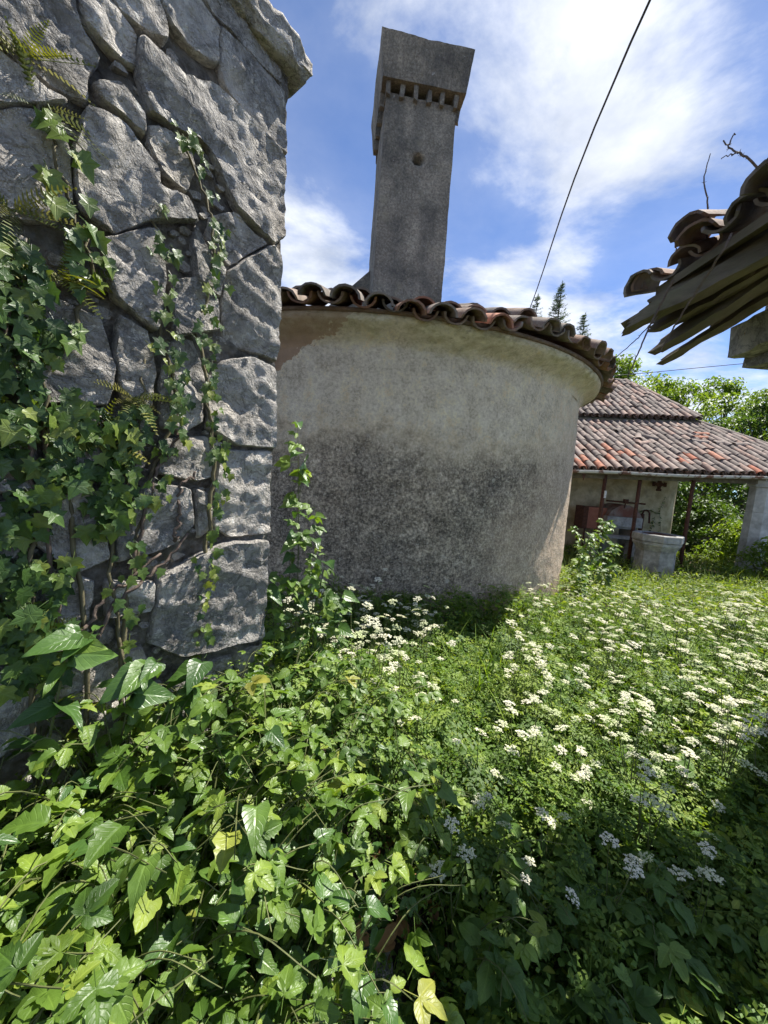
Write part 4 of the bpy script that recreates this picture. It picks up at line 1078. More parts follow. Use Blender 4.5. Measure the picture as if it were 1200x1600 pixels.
# dry bramble canes on and under the ruined eave
def cane(label, pts, r0, r1, branches=(), thorns=10, seed=0, mat='twig'):
    t = thing('dry_cane', label, 'twig', tuple(pts[0]), 'dry bramble canes on the ruined eave')
    P = spline(pts, 26); rr = np.random.default_rng(seed); P[1:-1] += rr.normal(0, 0.0012, P[1:-1].shape)
    mb = MB(); mb.tube(P, np.linspace(r0, r1, 26), 5)
    for k in range(thorns):
        i = rr.integers(3, 24); d = rr.normal(0, 1, 3); d /= np.linalg.norm(d); mb.tube([P[i], P[i] + d * 0.010], [r1 * .8, 0.0004], 4)
    mb.build('stem', M[mat], t)
    for b in branches:
        Q = spline(b, 12); Q[1:-1] += rr.normal(0, 0.003, Q[1:-1].shape); m2 = MB(); m2.tube(Q, np.linspace(r0 * .6, r1 * .6, 12), 5); m2.build('side_twig', M[mat], t)
cane('dry upright cane rising from the middle of the ruined eave', [(1.288, 1.76, 2.664), (1.28, 1.776, 2.816), (1.268, 1.808, 2.944), (1.301, 1.84, 3.076)], 0.0042, 0.0018, seed=1)
cane('short dry cane at the low end of the ruined eave', [(1.304, 1.88, 2.64), (1.248, 1.88, 2.688), (1.22, 1.88, 2.752)], 0.0036, 0.0016, seed=2)
cane('thorny forked branch at the right edge above the ruined tiles', [(1.296, 1.424, 2.64), (1.2, 1.44, 2.712), (1.136, 1.44, 2.756), (1.108, 1.464, 2.792), (1.084, 1.48, 2.832)], 0.0045, 0.0022,
     [[(1.2, 1.44, 2.708), (1.212, 1.432, 2.752), (1.24, 1.432, 2.808)], [(1.12, 1.452, 2.772), (1.1, 1.456, 2.77), (1.076, 1.464, 2.76)], [(1.096, 1.472, 2.812), (1.108, 1.472, 2.84), (1.112, 1.472, 2.852)]], 22, seed=3)
cane('long dry cane hanging across the rotten boards', [(1.12, 1.424, 2.496), (1.082, 1.4, 2.432), (1.094, 1.52, 2.339), (1.088, 1.592, 2.256), (1.078, 1.64, 2.166)], 0.0046, 0.0028, seed=4)
cane('thin dry cane drooping to the left of the rotten boards', [(1.168, 1.76, 2.416), (1.12, 1.776, 2.344), (1.048, 1.76, 2.256), (0.973, 1.76, 2.178)], 0.0034, 0.0016, seed=5)
cane('dry cane pointing straight down below the broken tile', [(1.088, 1.64, 2.448), (1.054, 1.68, 2.304), (1.016, 1.68, 2.184), (0.981, 1.68, 2.066)], 0.0048, 0.0022, seed=6)

# ------------------------------------------------------------------ overhead cables
def cable(label, pts, r):
    V, F = tube(spline(pts, 24), r, 6); tag(part('overhead_cable', V, F, M['wire'], None, True), label, 'cable')
cable('black cable slanting up across the sky above the tile eave', [(0.95, -4.0, 4.60), (1.55, 3.0, 4.93), (2.86, 9.0, 5.30), (5.5, 21.0, 6.4)], 0.009)
cable('thin dark cable low in the sky behind the ruined eave', [(3.4, 12.0, 4.6), (7.2, 13.5, 5.35), (11.5, 14.0, 6.15), (18, 15.0, 7.4)], 0.012)

# ------------------------------------------------------------------ leaf templates (length 1 along +Y, face +Z)
def tri(F):
    out = []
    for f in F:
        for i in range(1, len(f) - 1): out.append((f[0], f[i], f[i + 1]))
    return np.array(out, int)
def leaf_tpl(widths, ts, fold=0.25, droop=0.25, stalk=0.0, wave=0.0, serr=0.0):
    """blade as left / rib / right rows"""
    V = []; F = []
    n = len(ts)
    for i, (t, w) in enumerate(zip(ts, widths)):
        z = -droop * t * t; wv = wave * math.sin(i * 2.3)
        e = serr * (1 if i % 2 else -1) * w
        V += [(-w, t + stalk + e, z + fold * w + wv, -1, t), (0, t + stalk, z, 0, t), (w, t + stalk + e, z + fold * w - wv, 1, t)]
    for i in range(n - 1):
        a = 3 * i; F += [(a, a + 1, a + 4, a + 3), (a + 1, a + 2, a + 5, a + 4)]
    return np.array(V, float), tri(F)
T_OVATE = leaf_tpl([0.03, 0.21, 0.29, 0.27, 0.17, 0.0], [0, .14, .34, .56, .80, 1.0], 0.30, 0.22)
T_HEART = leaf_tpl([0.10, 0.34, 0.37, 0.31, 0.18, 0.0], [0.10, 0.02, .28, .52, .78, 1.05], 0.28, 0.30)
T_LANCE = leaf_tpl([0.02, 0.12, 0.15, 0.12, 0.0], [0, .2, .45, .72, 1.0], 0.35, 0.25)
T_SMALL = leaf_tpl([0.03, 0.27, 0.22, 0.0], [0, .3, .68, 1.0], 0.30, 0.22)
T_SERR = leaf_tpl([0.04, 0.24, 0.33, 0.29, 0.32, 0.22, 0.20, 0.0], [0, .10, .30, .42, .55, .70, .80, 1.0], 0.28, 0.20, 0, 0.015, 0.12)
def merge(*tpls):
    V = []; F = []; n = 0
    for v, f in tpls: v = pad(v); V.append(v); F.append(f + n); n += len(v)
    return np.vstack(V), np.vstack(F)
def xf(tpl, ang=0.0, s=1.0, off=(0, 0, 0), pitch=0.0, roll=0.0):
    v, f = tpl; v = pad(v); uv = v[:, 3:]; v = v[:, :3] * s
    cp, sp = math.cos(pitch), math.sin(pitch); v = v @ np.array([[1, 0, 0], [0, cp, -sp], [0, sp, cp]]).T
    cr, sr = math.cos(roll), math.sin(roll); v = v @ np.array([[cr, 0, sr], [0, 1, 0], [-sr, 0, cr]]).T
    return np.hstack([v @ rotz(ang).T + np.array(off), uv]), f
def stalk_tpl(a, b, r=0.012):
    V, F = tube([a, b], [r, r * .7], 3, False); return V, tri(F)
def variants(base_w, base_t, n, serr=0.0, seed=0):
    rr = np.random.default_rng(seed); out = []
    for i in range(n):
        w = np.array(base_w) * rr.uniform(.85, 1.12) * (1 + rr.normal(0, .06, len(base_w)))
        if i % 4 == 3: w[len(w) // 2] *= .78                                   # an insect bite
        out.append(leaf_tpl(list(w), base_t, rr.uniform(.05, .55), rr.uniform(-.05, .5), 0, rr.uniform(0, .045), serr))
    return out
V_OVATE = variants([0.03, 0.19, 0.29, 0.335, 0.31, 0.23, 0.12, 0.0], [0, .09, .22, .36, .54, .72, .87, 1.0], 4, 0.0, 1)
V_HEART = variants([0.10, 0.30, 0.37, 0.36, 0.30, 0.20, 0.10, 0.0], [0.10, 0.0, .14, .30, .50, .70, .88, 1.06], 4, 0.0, 2)
V_SERR = variants([0.05, 0.24, 0.29, 0.36, 0.345, 0.365, 0.31, 0.30, 0.22, 0.18, 0.09, 0.0], [0, .07, .16, .27, .36, .46, .55, .65, .74, .83, .92, 1.0], 4, 0.055, 3)
V_LANCE = variants([0.02, 0.10, 0.14, 0.15, 0.12, 0.07, 0.0], [0, .15, .3, .45, .62, .82, 1.0], 3, 0.0, 4)
T_TRI = merge(xf(T_SERR, 0, 0.62, (0, 0.42, 0), 0.05), xf(T_SERR, 1.15, 0.55, (0, 0.36, 0), 0.1), xf(T_SERR, -1.15, 0.55, (0, 0.36, 0), 0.1), stalk_tpl((0, 0, -0.02), (0, 0.44, 0)))
T_HEARTS = merge(T_HEART, stalk_tpl((0, -0.5, -0.12), (0, 0.06, 0)))
T_PAIR = merge(xf(T_OVATE, 0.9, 0.6, (0, 0.4, 0)), xf(T_OVATE, -0.9, 0.6, (0, 0.4, 0)), xf(T_OVATE, 0, 0.6, (0, 0.45, 0)), stalk_tpl((0, 0, 0), (0, 0.46, 0)))
def ivy_tpl(v=0):
    pts = [(0, 0), (.20, -.10), (.46, .02), (.34, .22), (.60, .46), (.27, .52), (0, 1.0), (-.27, .52), (-.58, .44), (-.34, .22), (-.46, .02), (-.20, -.10)]
    if v == 1: pts = [(0, 0), (.18, -.06), (.38, .06), (.30, .26), (.42, .46), (.22, .56), (0, .95), (-.22, .56), (-.42, .46), (-.30, .26), (-.38, .06), (-.18, -.06)]
    V = [(x, y, 0.10 * abs(x) - 0.22 * y * y + 0.05 * (abs(x) > .3), (0.0 if i in (2, 4, 6, 8, 10) else 1.0), 0.0) for i, (x, y) in enumerate(pts)] + [(0, 0.33, -0.03, 0.0, 0.0)]
    n = len(pts); F = [(n, i, (i + 1) % n) for i in range(n)]
    st = stalk_tpl((0, -0.45, -0.22), (0, 0.02, 0), 0.02)
    return merge((np.array(V, float), np.array(F, int)), st)
T_IVY = [ivy_tpl(0), ivy_tpl(1)]
def pinnate_tpl(pairs=5, sub=4, seed=0):
    """finely divided parsley-like leaf"""
    rr = np.random.default_rng(seed); V = []; F = []; n = 0
    def seg(p, d, L, w):
        nonlocal n
        s = np.array([-d[1], d[0], 0]); up = np.array([0, 0, 0.02 * rr.normal()])
        V.extend([p, p + d * L * .5 + s * w + up, p + d * L - np.array([0, 0, 0.03]), p + d * L * .5 - s * w + up]); F.extend([(n, n + 1, n + 2), (n, n + 2, n + 3)]); n += 4
    for i in range(pairs):
        t = 0.18 + 0.74 * i / (pairs - 1); Lp = 0.44 * (1 - 0.72 * i / (pairs - 1))
        for sd in (-1, 1):
            a = sd * (1.0 - 0.25 * i / pairs); d = np.array([math.sin(a), math.cos(a), 0.0]); b = np.array([0, t, -0.25 * t * t])
            for k in range(sub):
                u = (k + 0.6) / sub; p = b + d * Lp * u + np.array([0, 0, -0.1 * u * Lp + 0.02 * rr.normal()]); Ls = 0.135 * (1 - .45 * u) * (1 - .4 * i / pairs) + 0.03
                for s2 in (-1, 1):
                    a2 = a + s2 * 0.85; seg(p, np.array([math.sin(a2), math.cos(a2), 0]), Ls, Ls * .33)
            seg(b + d * Lp, d, 0.07, 0.028)
    seg(np.array([0, .93, -.22]), np.array([0, 1.0, 0]), 0.12, 0.04)
    st = stalk_tpl((0, 0, 0), (0, 0.95, -0.23), 0.012)
    return merge((np.array(V), np.array(F, int)), st)
T_PIN = [pinnate_tpl(4, 3, i) for i in range(3)]
T_PINL = [pinnate_tpl(3, 2, i + 5) for i in range(2)]
def grass_tpl():
    V = []; F = []
    for i, (t, w) in enumerate(((0, .016), (.4, .014), (.75, .009), (1.0, .001))):
        V += [(-w, 0.55 * t * t, t), (w, 0.55 * t * t, t)]
    for i in range(3): a = 2 * i; F += [(a, a + 1, a + 3), (a, a + 3, a + 2)]
    return np.array(V, float), np.array(F, int)
T_GRASS = grass_tpl()
def frond_tpl(pairs=13):
    V = []; F = []; n = 0
    for i in range(pairs):
        t = 0.10 + 0.88 * i / (pairs - 1); L = 0.15 * math.sin(math.pi * min(1, 0.22 + 0.78 * t)) + 0.02
        for sd in (-1, 1):
            b = np.array([0, t, -0.35 * t * t]); d = np.array([sd * .96, .25, -0.1]); s = np.array([-d[1] * sd, d[0] * sd, 0]) * 0.017
            V += [b - s, b + d * L * .6 - s * 1.1, b + d * L, b + d * L * .6 + s * 1.1, b + s]
            F += [(n, n + 1, n + 4), (n + 1, n + 3, n + 4), (n + 1, n + 2, n + 3)]; n += 5
    return merge((np.array(V), np.array(F, int)), stalk_tpl((0, -.1, 0), (0, .98, -.33), 0.008))
T_FROND = frond_tpl()

def rand_axes(n, up_bias=0.6, spread=0.6, normal0=(0, 0, 1)):
    """leaf axes roughly horizontal with random heading, faces roughly towards normal0"""
    a = U(0, 2 * math.pi, n); ax = np.stack([np.cos(a), np.sin(a), rng.normal(-0.1, 0.35, n)], 1)
    nm = np.array(normal0)[None] + rng.normal(0, spread, (n, 3))
    return frame(ax, nm)
def tpl_mesh(name, tpl, mat):
    V = pad(tpl[0]); return mesh_np(name, V[:, :3], tpl[1], mat, True, None, V[:, 3:])
def trio(a, b, c, ang, s0=0.62, s1=0.54): return merge(xf(a, 0, s0, (0, 0.42, 0), 0.05), xf(b, ang, s1, (0, 0.37, 0), 0.12), xf(c, -ang, s1, (0, 0.36, 0), 0.02), stalk_tpl((0, 0, -0.02), (0, 0.44, 0)))
def stalked(a): return merge(a, stalk_tpl((0, -.35, -.06), (0, .04, 0)))
LEAF = {
    'tri': [tpl_mesh('bramble_leaf', trio(V_SERR[i], V_SERR[(i + 1) % 4], V_SERR[(i + 2) % 4], 1.0 + .1 * i), M['bramble']) for i in range(4)],
    'serr': [tpl_mesh('toothed_leaf', stalked(v), M['bramble']) for v in V_SERR],
    'ovate': [tpl_mesh('ovate_leaf', trio(V_OVATE[i], V_OVATE[(i + 1) % 4], V_OVATE[(i + 2) % 4], .8 + .1 * i, .6, .58), M['bramble']) for i in range(4)],
    'heart': [tpl_mesh('heart_leaf', stalked(v), M['heart']) for v in V_HEART],
    'shade': [tpl_mesh('broad_leaf', stalked(v), M['shade_leaf']) for v in V_OVATE[:2]] + [tpl_mesh('broad_leaf_toothed', trio(V_SERR[i], V_SERR[i + 1], V_SERR[i + 2], 1.1), M['shade_leaf']) for i in range(2)],
    'ivy': [tpl_mesh('ivy_leaf', t, M['ivy']) for t in T_IVY],
    'ivyy': [tpl_mesh('ivy_leaf_young', t, M['ivy_young']) for t in T_IVY],
    'pin': [tpl_mesh('parsley_leaf', t, M['feather_o']) for t in T_PIN],
    'frond': [tpl_mesh('fern_frond', T_FROND, M['fern'])],
    'lance': [tpl_mesh('lance_leaf', stalked(v), M['heart']) for v in V_LANCE],
}
def add_leaf(kind, parent, pos, axis, normal, size, name='leaf'):
    """pos in world coordinates; parent never rotated"""
    R3 = frame(np.array([axis], float), np.array([normal], float))[0]
    ms = LEAF[kind]; o = obj(name, ms[rng.integers(len(ms))], parent)
    o.matrix_basis = to_mat(R3, np.asarray(pos) - world_origin(parent), size); return o
def copy_tree(root, loc, rz_, s, label=None):
    r = root.copy(); COL.objects.link(r); r.location = loc; r.rotation_euler = (0, 0, rz_); r.scale = (s, s, s)
    if label: r['label'] = label
    for ch in root.children:
        c = ch.copy(); COL.objects.link(c); c.parent = r
    return r

# ------------------------------------------------------------------ ivy and ferns on the stone wall
def on_wall(s, z, out): return WC + WD * s + np.array([0, 0, z]) + WN * out
def ivy_leaf(kind, parent, s, z, size, out=None):
    nm = WN + np.array([0, 0, 0.45]) + rng.normal(0, 0.36, 3)
    ax = np.array([0, 0, -1.0]) + WD * rng.normal(0, 0.75) + WN * U(0.0, 0.35)
    p = on_wall(s, z, U(0.05, 0.10) if out is None else out)
    return add_leaf(kind, parent, p, ax, nm, size)
IVY_POLY = [(0.95, 2.02), (0.741, 2.06), (0.652, 2.02), (0.504, 1.99), (0.425, 1.88), (0.487, 1.61), (0.503, 1.425), (0.565, 1.25), (0.60, 1.0), (0.95, 1.0)]
ivy = thing('ivy', 'dense dark ivy mass covering the left part of the stone wall', 'ivy', tuple(on_wall(0.65, 0.45, 0.03)))
mb = MB()
for pts in ([(0.62, 0.45), (0.60, 1.0), (0.64, 1.5), (0.623, 1.82), (0.596, 1.97), (0.588, 2.08), (0.632, 2.19), (0.654, 2.28), (0.675, 2.37)], [(0.7, 0.45), (0.72, 1.1), (0.68, 1.6), (0.70, 1.9), (0.72, 2.05)], [(0.55, 0.5), (0.52, 0.95), (0.54, 1.3), (0.48, 1.6), (0.46, 1.85)]):
    P = spline(np.array([on_wall(a, b, 0.045) for a, b in pts]), 40); P += rng.normal(0, 0.006, P.shape); mb.tube(P, np.linspace(0.007, 0.003, 40), 5)
mb.build('stem', M['ivy_stem'], ivy, True)
cnt = 0
while cnt < 268:
    s, z = U(0.40, 0.90), U(1.0, 2.06)
    if not inside((s, z), IVY_POLY) or fbm(np.array([[s, z, 0.3]]), 5.5, 3, 4)[0] < -0.02: continue
    ivy_leaf('ivy' if rng.random() < 0.75 else 'ivyy', ivy, s, z, U(0.028, 0.056)); cnt += 1
for k, (s, z) in enumerate([(0.655, 2.33), (0.63, 2.27), (0.66, 2.22), (0.62, 2.17), (0.61, 2.13), (0.64, 2.15), (0.58, 2.12), (0.60, 2.06), (0.565, 2.09), (0.62, 2.03), (0.57, 2.02), (0.61, 1.98), (0.635, 2.09), (0.65, 2.3)] * 2):
    ivy_leaf('ivy' if k % 3 else 'ivyy', ivy, s + U(-.02, .02), z + U(-.02, .02), U(0.035, 0.06))
st = Stuff(); n = 3400
s = U(0.38, 1.3, n); z = U(0.9, 2.1, n)
keep = np.array([inside((a if a < .9 else .8, b), IVY_POLY) and fbm(np.array([[a, b, 0.3]]), 5.5, 3, 4)[0] > 0.0 for a, b in zip(s, z)]); s, z = s[keep], z[keep]; n = len(s)
loc = WC + WD * s[:, None] + np.array([0, 0, 1.0]) * z[:, None] + WN * U(0.035, 0.085, n)[:, None]
R3 = frame(np.array([0, 0, -1.0]) + WD * rng.normal(0, .8, (n, 1)) + WN * U(0, .3, n)[:, None], WN + np.array([0, 0, .4]) + rng.normal(0, .4, (n, 3)))
st.add(T_IVY[0], R3, loc, U(0.02, 0.05, n)); st.build('small_leaves', M['ivy_s'], ivy)['kind'] = 'stuff'
def ivy_strand(label, pts, n, smin, smax, spread):
    t = thing('ivy_strand', label, 'ivy', tuple(on_wall(pts[-1][0], pts[-1][1], 0.03)))
    P2 = spline(np.array([(a, b, 0) for a, b in pts]), 60)
    P = np.array([on_wall(a, b, 0.04) for a, b, _ in P2]); P += rng.normal(0, 0.004, P.shape)
    mb = MB(); mb.tube(P, np.linspace(0.003, 0.008, 60), 5); mb.build('stem', M['ivy_stem'], t, True)
    for i in range(n):
        u = rng.random() ** 0.8; q = P2[min(59, int(u * 60))]
        w = spread * (0.35 + 1.0 * abs(math.sin(q[1] * 9)))
        ivy_leaf('ivyy' if rng.random() < 0.5 else 'ivy', t, q[0] + rng.normal(0, w), q[1] + U(-.02, .02), U(smin, smax))
    return t
ivy_strand('ivy strand climbing the middle of the stone wall, left of the taller strand', [(0.45, 2.30), (0.433, 2.205), (0.424, 2.107), (0.422, 1.949), (0.382, 1.831), (0.375, 1.737), (0.392, 1.658), (0.436, 1.539), (0.461, 1.424), (0.502, 1.2), (0.52, 0.9)], 120, 0.020, 0.042, 0.022)
ivy_strand('tall ivy strand reaching highest on the stone wall near its corner blocks', [(0.385, 2.49), (0.32, 2.405), (0.274, 2.284), (0.278, 2.131), (0.311, 1.984), (0.284, 1.854), (0.268, 1.714), (0.249, 1.589), (0.256, 1.416), (0.278, 1.241), (0.282, 1.0)], 150, 0.018, 0.038, 0.016)
# bare creeping stems low on the wall
rt = thing('creeper_roots', 'bare pale creeping stems clinging to the lower stone wall', 'roots', tuple(on_wall(0.45, 0.9, 0.03)))
for pts in ([(0.36, 1.68), (0.40, 1.60), (0.45, 1.50), (0.47, 1.38), (0.50, 1.27)], [(0.32, 1.55), (0.36, 1.50), (0.37, 1.40), (0.38, 1.33)], [(0.33, 1.36), (0.40, 1.28), (0.48, 1.22), (0.55, 1.15), (0.60, 1.02)], [(0.42, 1.30), (0.50, 1.24), (0.56, 1.20), (0.62, 1.10)], [(0.70, 2.0), (0.74, 1.85), (0.72, 1.7), (0.71, 1.55), (0.68, 1.35), (0.66, 1.1)]):
    P = spline(np.array([on_wall(a, b, 0.055) for a, b in pts]), 26); P += rng.normal(0, 0.004, P.shape)
    mb = MB(); mb.tube(P, np.linspace(0.004, 0.006, 26), 5); mb.build('runner', M['twig'], rt, True)
fern_labels = ['fern tuft high at the left edge of the stone wall, lower fronds', 'fern tuft topmost at the left edge of the stone wall', 'small fern beside the thick ivy stem on the stone wall', 'broad fern hanging in the middle of the ivy mass', 'small fern at the left edge just above the ivy mass', 'small fern right of the ivy mass on the stone wall', 'fern low at the left edge below the ivy mass']
for lb, (s, z) in zip(fern_labels, [(0.675, 2.35), (0.700, 2.43), (0.64, 2.00), (0.563, 1.63), (0.725, 2.11), (0.487, 1.754), (0.715, 1.13)]):
    f = thing('fern', lb, 'fern', tuple(on_wall(s, z, 0.02)))
    for k in range(rng.integers(8, 12)):
        ax = WD * rng.normal(0, 0.8) + np.array([0, 0, U(-0.6, 0.7)]) + WN * U(0.3, 0.9)
        add_leaf('frond', f, on_wall(s, z, 0.03), ax, WN + np.array([0, 0, 0.7]) + rng.normal(0, .25, 3), U(0.07, 0.14), 'frond')

# ------------------------------------------------------------------ undergrowth (beyond counting)
def region(n, xf_, yf_):
    x = xf_(n); y = yf_(n, x) if callable(yf_) else yf_; return x, y
def behind_wall(x, y):
    px, py = x - WC[0], y - WC[1]
    return (px * WN[0] + py * WN[1] < 0.03) & (px * WD[0] + py * WD[1] > -0.06)
def in_house(x, y): return np.where(y < HC[1], np.hypot(x - HC[0], y - HC[1]) < HR + 0.02, np.abs(x - HC[0]) < HR + .02)
def hveg(x, y):
    """height of the plant cover above the soil"""
    p = np.stack([x, y, np.zeros(len(x))], 1)
    h = 0.40 + 0.12 * fbm(p, 1.1, 3, 31) + 0.06 * fbm(p, 4, 2, 33)
    bare = np.exp(-(((x - 0.11) / 0.19) ** 2 + ((y - 0.98) / 0.36) ** 2))            # trodden gap at the photographer's feet
    path = np.exp(-((x - 0.30 * y - 0.02) / 0.20) ** 2) * (y < 3.4)
    h = h * (1 - 0.92 * bare) * (1 - 0.32 * path)
    h = h + 0.16 * np.exp(-((np.hypot(x - HC[0], y - HC[1]) - HR) / 0.35) ** 2)
    return h * (1 - 0.25 * sstep(3.3, 5.5, y)) * (1 - 0.4 * sstep(7, 8, y))
def scatter(n, x0, x1, y0, y1, dens=None):
    x, y = U(x0, x1, n), U(y0, y1, n); k = ~behind_wall(x, y) & ~in_house(x, y)
    # keep what the place needs: nothing right under the lens
    k &= np.hypot(x, y) > 0.42
    k &= rng.random(n) > 0.72 * np.exp(-(((x - 0.11) / 0.15) ** 2 + ((y - 1.08) / 0.17) ** 2))
    if dens is not None: k &= rng.random(n) < dens(x, y)
    return x[k], y[k]
ug = Stuff()
x, y = scatter(64000, -1.6, 3.4, 0.15, 3.6); n = len(x)
u = rng.random(n) ** 0.55; zz = ground_z(x, y) + hveg(x, y) * (0.04 + 0.96 * u)
loc = np.stack([x, y, zz], 1); R3 = rand_axes(n, spread=0.55, normal0=(0.25, 0.1, 1.0))
half = rng.random(n) < 0.5
ug.add(T_SMALL, R3[half], loc[half], U(0.016, 0.042, half.sum())); ug.add(T_OVATE, R3[~half], loc[~half], U(0.022, 0.052, (~half).sum()))
# ground-elder like leaves in threes
x, y = scatter(4200, -0.6, 3.4, 0.5, 3.4, lambda x, y: 0.3 + 0.7 * sstep(-0.2, 0.3, x)); n = len(x); loc = np.stack([x, y, ground_z(x, y) + hveg(x, y) * (0.35 + 0.65 * rng.random(n) ** .5)], 1)
ug.add(T_PAIR, rand_axes(n, spread=0.4, normal0=(0.2, 0, 1)), loc, U(0.06, 0.11, n))
# creeping cover right on the soil
x, y = scatter(16000, -1.4, 2.6, 0.2, 2.6); n = len(x); loc = np.stack([x, y, ground_z(x, y) + U(0.005, 0.07, n)], 1)
ug.add(T_SMALL, rand_axes(n, spread=0.4), loc, U(0.014, 0.03, n))
tag(ug.build('undergrowth', M['under']), 'low leafy undergrowth carpeting the foreground', 'undergrowth', kind='stuff')
fe = Stuff()
def fdens(x, y): return 0.25 + 0.75 * sstep(-0.35, 0.15, x - (-0.05 * y)) * sstep(0.75, 1.4, y)
x, y = scatter(12500, -0.9, 3.8, 0.6, 3.8, fdens); n = len(x)
u = rng.random(n) ** 0.45; loc = np.stack([x, y, ground_z(x, y) + (hveg(x, y) + 0.05) * (0.2 + 0.8 * u)], 1)
R3 = rand_axes(n, spread=0.45, normal0=(0.2, 0.1, 1.0)); w = rng.integers(0, 2, n)
for k in (0, 1): ug_k = w == k; fe.add(T_PINL[k], R3[ug_k], loc[ug_k], U(0.07, 0.15, ug_k.sum()))
x, y = scatter(700, 0.0, 3.8, 1.6, 3.8); n = len(x); loc = np.stack([x, y, ground_z(x, y) + 0.1], 1)
a = U(0, 6.28, n); R3 = np.stack([rotz(t) for t in a]); fe.add(T_GRASS, R3, loc, U(0.25, 0.45, n))
tag(fe.build('feathery_undergrowth', M['feather']), 'feathery light green leaves and grass blades under the white flowers', 'undergrowth', kind='stuff')
# meadow towards the shed
me_ = Stuff()
def mh(x, y): return 0.24 + 0.16 * (1 - sstep(4.5, 7.2, y)) + 0.12 * np.exp(-((np.hypot(x - HC[0], y - HC[1]) - HR) / 0.5) ** 2) + 0.10 * fbm(np.stack([x, y, 0 * x], 1), 0.9, 3, 71) + 0.05 * fbm(np.stack([x, y, 0 * x], 1), 3.3, 2, 72)
def mdens(x, y):
    well_d = np.hypot(x - WX, y - WY); return (x > 0.22 * y) * (x < 1.6 * y) * np.where(well_d < 0.46, 0, 1) * (0.35 + 0.65 * np.clip(4.5 / y, 0, 1))
x, y = scatter(66000, 0.8, 13, 3.3, 10.2, mdens); n = len(x)
u = rng.random(n) ** 0.5; loc = np.stack([x, y, ground_z(x, y) + mh(x, y) * (0.1 + 0.9 * u)], 1)
R3 = rand_axes(n, spread=0.5, normal0=(0.2, 0.0, 1.0)); k = rng.random(n) < 0.6
me_.add(T_SMALL, R3[k], loc[k], U(0.025, 0.06, k.sum())); me_.add(T_LANCE, R3[~k], loc[~k], U(0.05, 0.11, (~k).sum()))
x, y = scatter(9000, 0.8, 13, 3.3, 10.0, mdens); n = len(x); loc = np.stack([x, y, ground_z(x, y)], 1)
me_.add(T_GRASS, np.stack([rotz(t) for t in U(0, 6.28, n)]), loc, U(0.22, 0.45, n))
tag(me_.build('meadow', M['meadow']), 'sunlit rough meadow grass between the round wall and the shed', 'meadow', kind='stuff')
# far ground cover behind the shed
fg = Stuff(); x, y = U(-10, 45, 14000), U(10.2, 40, 14000); loc = np.stack([x, y, ground_z(x, y) + U(0, .5, 14000)], 1)
fg.add(T_SMALL, rand_axes(14000, spread=0.6), loc, U(0.1, 0.25, 14000)); tag(fg.build('far_grass', M['meadow']), 'rough grass on the ground behind the shed', 'grass', kind='stuff')

# ------------------------------------------------------------------ bramble, clematis and broad-leaved plants
def make_plant(kind, name, label, cat, group, h, nleaf, smin, smax, nst, seed):
    """several arching shoots with leaves; built at the origin"""
    t = thing(name, label, cat, (0, 0, 0), group); mb = MB(); rr = rng
    spots = []
    for k in range(nst):
        a = U(0, 6.28); L = h * U(0.8, 1.25); reach = h * U(0.25, 0.7)
        P = spline([(0, 0, -0.06), (reach * .25 * math.cos(a), reach * .25 * math.sin(a), L * .55), (reach * .7 * math.cos(a + .2), reach * .7 * math.sin(a + .2), L * .9), (reach * 1.15 * math.cos(a + .3), reach * 1.15 * math.sin(a + .3), L * U(.8, 1.0))], 16)
        mb.tube(P, np.linspace(0.0022, 0.0010, 16), 4); spots += [P[i] for i in range(5, 16)]
    mb.build('stem', M['stem'], t)
    for i in range(nleaf):
        p = spots[rng.integers(len(spots))]; a = U(0, 6.28)
        ax = np.array([math.cos(a), math.sin(a), U(-0.35, 0.35)]); R = np.array([math.cos(a), math.sin(a), 0]) * smax * .25
        add_leaf(kind, t, p + R, ax, (0.25 + rng.normal(0, .35), rng.normal(0, .35), 1), U(smin, smax))
    return t
def place_all(proto, pos, zone=None):
    for i, (x, y, zoff, s) in enumerate(pos):
        z = float(ground_z(np.array([x]), np.array([y]))[0]) + zoff
        if i == 0:
            r = proto; r.location = (x, y, z); r.scale = (s, s, s); r.rotation_euler = (0, 0, U(0, 6.28))
        else: r = copy_tree(proto, (x, y, z), U(0, 6.28), s)
        if zone: r['label'], r['group'] = zone(x, y)
def wspots(n, s0, s1, d0, d1, zo=(0, 0), sc=(0.85, 1.2)):
    out = []
    while len(out) < n:
        s, d = U(s0, s1), U(d0, d1); p = WC + WD * s + WN * d
        if math.hypot(p[0], p[1]) < 0.40 or p[1] < 0.12 or (abs(p[0] - 0.11) < 0.2 and 0.5 < p[1] < 1.3): continue
        out.append((p[0], p[1], U(*zo), U(*sc)))
    return out
def wz(text, a, b, c):
    def f(x, y):
        q = (x - WC[0]) * WD[0] + (y - WC[1]) * WD[1]
        k = a if q < 0.25 else (b if q < 0.65 else c); return text + ' ' + k, text + ' ' + k
    return f
G1 = 'bramble shoots along the foot of the stone wall'
for i in range(3):
    place_all(make_plant('tri', 'bramble', 'bramble shoot with toothed three part leaves at the foot of the stone wall', 'bramble', G1, 0.46, 30, 0.040, 0.078, 6, i), wspots(10, -0.1, 1.05, 0.12, 0.85), wz('bramble shoot with toothed leaves', 'below the corner blocks of the stone wall', 'below the ivy strands of the stone wall', 'in the bottom left corner'))
G2 = 'heart leaved climbers in the left foreground'
for i in range(2):
    place_all(make_plant('heart', 'heart_leaved_climber', 'climber with glossy heart shaped leaves in the left foreground', 'climber', G2, 0.46, 26, 0.026, 0.062, 6, i), wspots(9, -0.25, 1.0, 0.15, 0.85), wz('climber with glossy heart shaped leaves', 'below the corner blocks of the stone wall', 'below the ivy strands of the stone wall', 'in the bottom left corner'))
